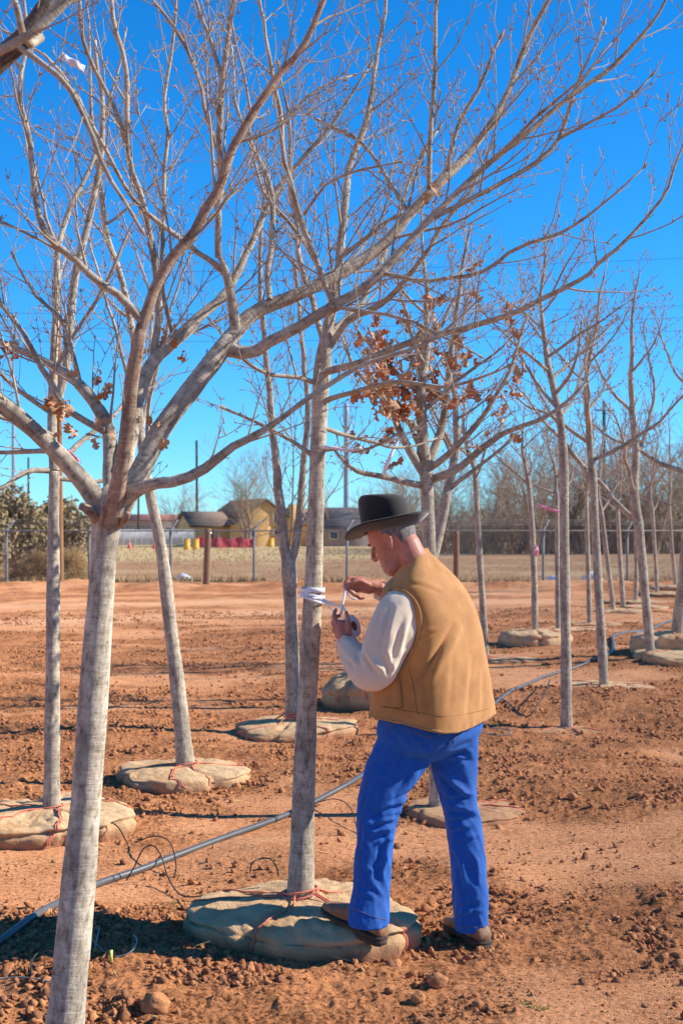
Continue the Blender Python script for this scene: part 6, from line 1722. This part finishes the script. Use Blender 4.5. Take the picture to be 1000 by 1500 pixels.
# ---- hat
TF = unit(HF * 0.95 + HU * 0.31); TU = unit(xp(TF, HL)); TU = unit(TU + HL * 0.16)
TC = hd(-0.002, 0, 0.062)
def ht(x, y, z): return TC + TF * x + HL * y + TU * z
def hat():
    nt = 96; th = np.arange(nt) / nt * 2 * math.pi; c, s = np.cos(th), np.sin(th)
    def brimz(k): # sides turned up, front dipping, back kicked up
        return k ** 1.4 * (0.030 * np.abs(s) ** 2.2 - 0.016 * np.clip(c, 0, 1) ** 2 + 0.042 * np.clip(-c, 0, 1) ** 2)
    rings = []
    ao, bo, ai, bi = 0.180, 0.156, 0.104, 0.084
    for k in np.linspace(1, 0, 12):
        rings.append((ai + (ao - ai) * k, bi + (bo - bi) * k, brimz(k)))
    crown = [(0.104, 0.084, 0.006), (0.104, 0.084, 0.035), (0.103, 0.083, 0.068), (0.101, 0.080, 0.098), (0.097, 0.076, 0.120), (0.089, 0.068, 0.134), (0.074, 0.055, 0.142), (0.05, 0.035, 0.139), (0.02, 0.014, 0.130), (0.001, 0.001, 0.127)]
    for (a_, b_, z) in cr(np.array(crown), 34):
        up = sstep(0.08, 0.135, np.array(z))
        pinch = 1 - 0.22 * up * np.clip(c, 0, 1) ** 2 * np.abs(s) ** 0.5
        dent = -0.020 * up * np.exp(-(s * b_ / 0.020) ** 2) * (1 if a_ > 0.001 else 1) * np.clip(1.15 - a_ / 0.088, 0, 1)
        rings.append((a_, b_ * pinch, z + dent + 0.010 * up * c - 0.0 * s))
    V = []
    for a_, b_, z in rings:
        zz = np.broadcast_to(z, (nt,)); aa = np.broadcast_to(a_, (nt,)); bb = np.broadcast_to(b_, (nt,))
        V.append(TC + (aa * c)[:, None] * TF + (bb * s)[:, None] * HL + zz[:, None] * TU)
    V = np.array(V)
    a = Acc(); a.add(V.reshape(-1, 3), grid_q(len(V), nt)); 
    h = mk("hat", a, MT["hat"], man)
    m = h.modifiers.new("felt_thickness", 'SOLIDIFY'); m.thickness = 0.003; m.offset = -1
    # band and its small buckle
    B = np.array([TC + ((0.1055 - k * 0.006) * c)[:, None] * TF + ((0.0855 - k * 0.006) * s)[:, None] * HL + (z) * TU for k, z in ((0, 0.004), (0, 0.012), (0.1, 0.022), (0.4, 0.0225))])
    a = Acc(); a.add(B.reshape(-1, 3), grid_q(4, nt)); mk("hat_band", a, MT["hat_band"], h)
    a = Acc(); p = ht(0.02, 0.087, 0.013); capsule(a, [P4(p, .004), P4(p + TF * 0.012, .004)], 8); mk("buckle", a, MT["galv"], h)
    rimv = V[0]; a = Acc(); tube(a, np.vstack([rimv, rimv[:2]]), 0.0022, 6, False); mk("brim_edge", a, MT["hat"], h)
hat()

# ---- boots
def boot(heel, toe, roll, name="boot", zs=0.0, tilt=0.0, L=0.30):
    """heel, toe: world points on the sole plane"""
    ax = unit(toe - heel); up = unit(np.array([0, 0, 1.0]) - ax * ax[2]); sd_ = xp(up, ax)
    # x along foot, halfwidth, height of the upper
    prof = [(-0.012, .020, .030), (0.0, .032, .052), (0.03, .038, .072), (0.06, .038, .092), (0.09, .037, .098), (0.12, .038, .088), (0.15, .041, .074), (0.18, .0455, .062), (0.21, .047, .053), (0.24, .043, .046), (0.268, .033, .038), (0.288, .018, .027), (0.295, .006, .018)]
    q = cr(np.array(prof), 48)
    nt = 36; th = np.linspace(0, 2 * math.pi, nt, endpoint=False); V = []
    for (x, w, h) in q:
        y = w * np.sign(np.cos(th)) * np.abs(np.cos(th)) ** 0.8; z = 0.022 + (h) * (0.5 + 0.5 * np.sin(th)) ** 0.85
        z = z + 0.0025 * (vnoise(th * 3 + x * 60, th * 0 + x * 90, 6) - 0.5)
        V.append(heel + ax * x + y[:, None] * sd_ + z[:, None] * up)
    V = np.array(V)
    a = Acc(); a.add(V.reshape(-1, 3), grid_q(48, nt)); a.o.append(tuple(reversed(range(nt)))); a.o.append(tuple(range(47 * nt, 48 * nt)))
    # shaft up under the jeans
    b = mk("boot", a, MT["boot"], man)
    s = Acc(); capsule(s, [P4(heel + ax * 0.045 + up * 0.07, .036), P4((heel + ax * 0.045 + up * 0.07) * 0.45 + roll * 0.55, .036), P4(roll, .034)], 20); mk("boot_shaft", s, MT["boot"], b)
    # sole follows the outline; heel block is a step lower
    def slab(x0, x1, z0, z1, grow, nm):
        xs = np.linspace(x0, x1, 26); o_ = []
        hw = np.interp(xs, q[:, 0], q[:, 1]) + grow
        out = [(x, w) for x, w in zip(xs, hw)] + [(x, -w) for x, w in zip(xs[::-1], hw[::-1])]
        n = len(out); V = []
        for z in (z0, z1):
            for x, w in out: V.append(heel + ax * x + sd_ * w + up * z)
        a = Acc(); F = [(i, (i + 1) % n, n + (i + 1) % n, n + i) for i in range(n)] + [tuple(reversed(range(n))), tuple(range(n, 2 * n))]
        a.add(np.array(V), F); mk(nm, a, MT["sole"], b, smooth=False)
    slab(-0.014, 0.298, 0.016, 0.030, 0.004, "sole")
    slab(-0.014, 0.075, -0.006, 0.0165, 0.003, "heel_block")
    return b
lh = mp(557, 1381, -0.29); lt = mp(478, 1341, -0.12)
boot(lh, lh + unit(lt - lh) * 0.3, mp(541, 1330, -0.245))
rh = np.array([0.562, 5.385, gh(0.56, 5.38) + 0.006])
boot(rh, rh + unit(np.array([-0.42, 0.90, 0.0])) * 0.3, mp(689, 1345, 0.0))

# ---- earphone cord, tape roll, tape on the trunk
cord = Acc(); tube(cord, cr([hd(.004, .084, -.012), hd(.012, .084, -.035), hd(.022, .078, -.075), mp(567, 842, -.08), mp(569, 856, -.09)], 24), 0.0009, 5)
tag(mk("earphone_cord", cord, MT["white_cord"], org=tuple(hd(.004, .084, -.012))), "thin white earphone cord hanging from the man's ear", "cord")

rc = mp(515, 918, 0.045); rn = unit(np.array([0.80, -0.52, 0.30]))
ru = unit(xp(rn, np.array([0, 0, 1.0]))); rv = xp(rn, ru)
roll = thing("tape_roll", tuple(rc), "roll of white tape gripped in the man's near hand", "tape roll")
th_ = np.arange(40) / 40 * 2 * math.pi
ringv = [(0.020, -0.012), (0.045, -0.012), (0.0465, -0.010), (0.0465, 0.010), (0.045, 0.012), (0.020, 0.012)]
V = np.array([rc + rn * z + r * (np.cos(th_)[:, None] * ru + np.sin(th_)[:, None] * rv) for r, z in ringv])
a = Acc(); a.add(V.reshape(-1, 3), grid_q(6, 40)); mk("tape_winding", a, MT["tape"], roll)
V = np.array([rc + rn * z + r * (np.cos(th_)[:, None] * ru + np.sin(th_)[:, None] * rv) for r, z in ((0.0202, 0.0125), (0.018, 0.0125), (0.018, -0.0125), (0.0202, -0.0125))])
a = Acc(); a.add(V.reshape(-1, 3), grid_q(4, 40)); mk("cardboard_core", a, MT["wood_post"], roll)

tb = at(458, 868, 5.66)
tape = thing("tape_wrap", tuple(tb), "white tape wound round the middle trunk and pulled towards the man's hands", "tape")
def trunk_r(py): return np.interp(py, [850, 930], [31, 33]) / 2 / FPX * 5.66
def trunk_x(py): return at(np.interp(py, [850, 930], [459, 455]), py, 5.66)
for (py0, tl, w, k) in ((864, 0.02, 0.020, 0), (872, -0.16, 0.014, 1), (878, -0.30, 0.012, 2)):
    V = []
    c0 = trunk_x(py0); r = trunk_r(py0) * 1.06 + 0.0015 + 0.001 * k
    t_ = np.arange(48) / 48 * 2 * math.pi
    for dz, rr in ((-w / 2, r), (w / 2, r), (w / 2, r + 0.0009), (-w / 2, r + 0.0009)):
        V.append(np.column_stack([c0.x + rr * np.cos(t_), 5.66 + rr * np.sin(t_), c0.z + dz + tl * rr * np.cos(t_) * 1.0 + 0.002 * np.sin(3 * t_ + k)]))
    V = np.array(V)
    a = Acc(); F = np.vstack([grid_q(4, 48)]); a.add(V.reshape(-1, 3), F)
    j = np.arange(48); k2 = (j + 1) % 48
    a.q.append(np.stack([3 * 48 + j, 3 * 48 + k2, k2, j], -1)); mk("wrap", a, MT["tape"], tape)
def strand(pts, w):
    P = cr(np.array(pts), 14); T = np.gradient(P, axis=0); V = []
    for i in range(14):
        s = unit(xp(unit(T[i]), np.array([0.25, 1.0, 0.15]))); t_ = np.array([0, 0.0006, 0])
        ww_ = w * (1 - 0.25 * math.sin(i / 13 * math.pi))
        V += [P[i] - s * ww_ / 2 - t_, P[i] + s * ww_ / 2 - t_, P[i] + s * ww_ / 2 + t_, P[i] - s * ww_ / 2 + t_]
    a = Acc(); a.add(np.array(V), grid_faces(14, 4) + [(3, 2, 1, 0), (52, 53, 54, 55)]); mk("strand", a, MT["tape"], tape)
rt = trunk_r(876)
strand([mp(456, 876, 0.14), mp(470, 878, 0.16), mp(485, 884, 0.14), mp(500, 890, 0.10), mp(506, 894, 0.055)], 0.013)
strand([mp(468, 878, 0.16), mp(477, 884, 0.14), mp(486, 893, 0.09), mp(489, 897, 0.055)], 0.010)
strand([mp(506, 860, 0.118), mp(504, 872, 0.10), mp(502, 884, 0.08), mp(501, 892, 0.065), mp(499, 900, 0.05)], 0.011)
strand([mp(507, 862, 0.118), mp(510, 872, 0.11), mp(516, 877, 0.105), mp(522, 878, 0.11)], 0.008)
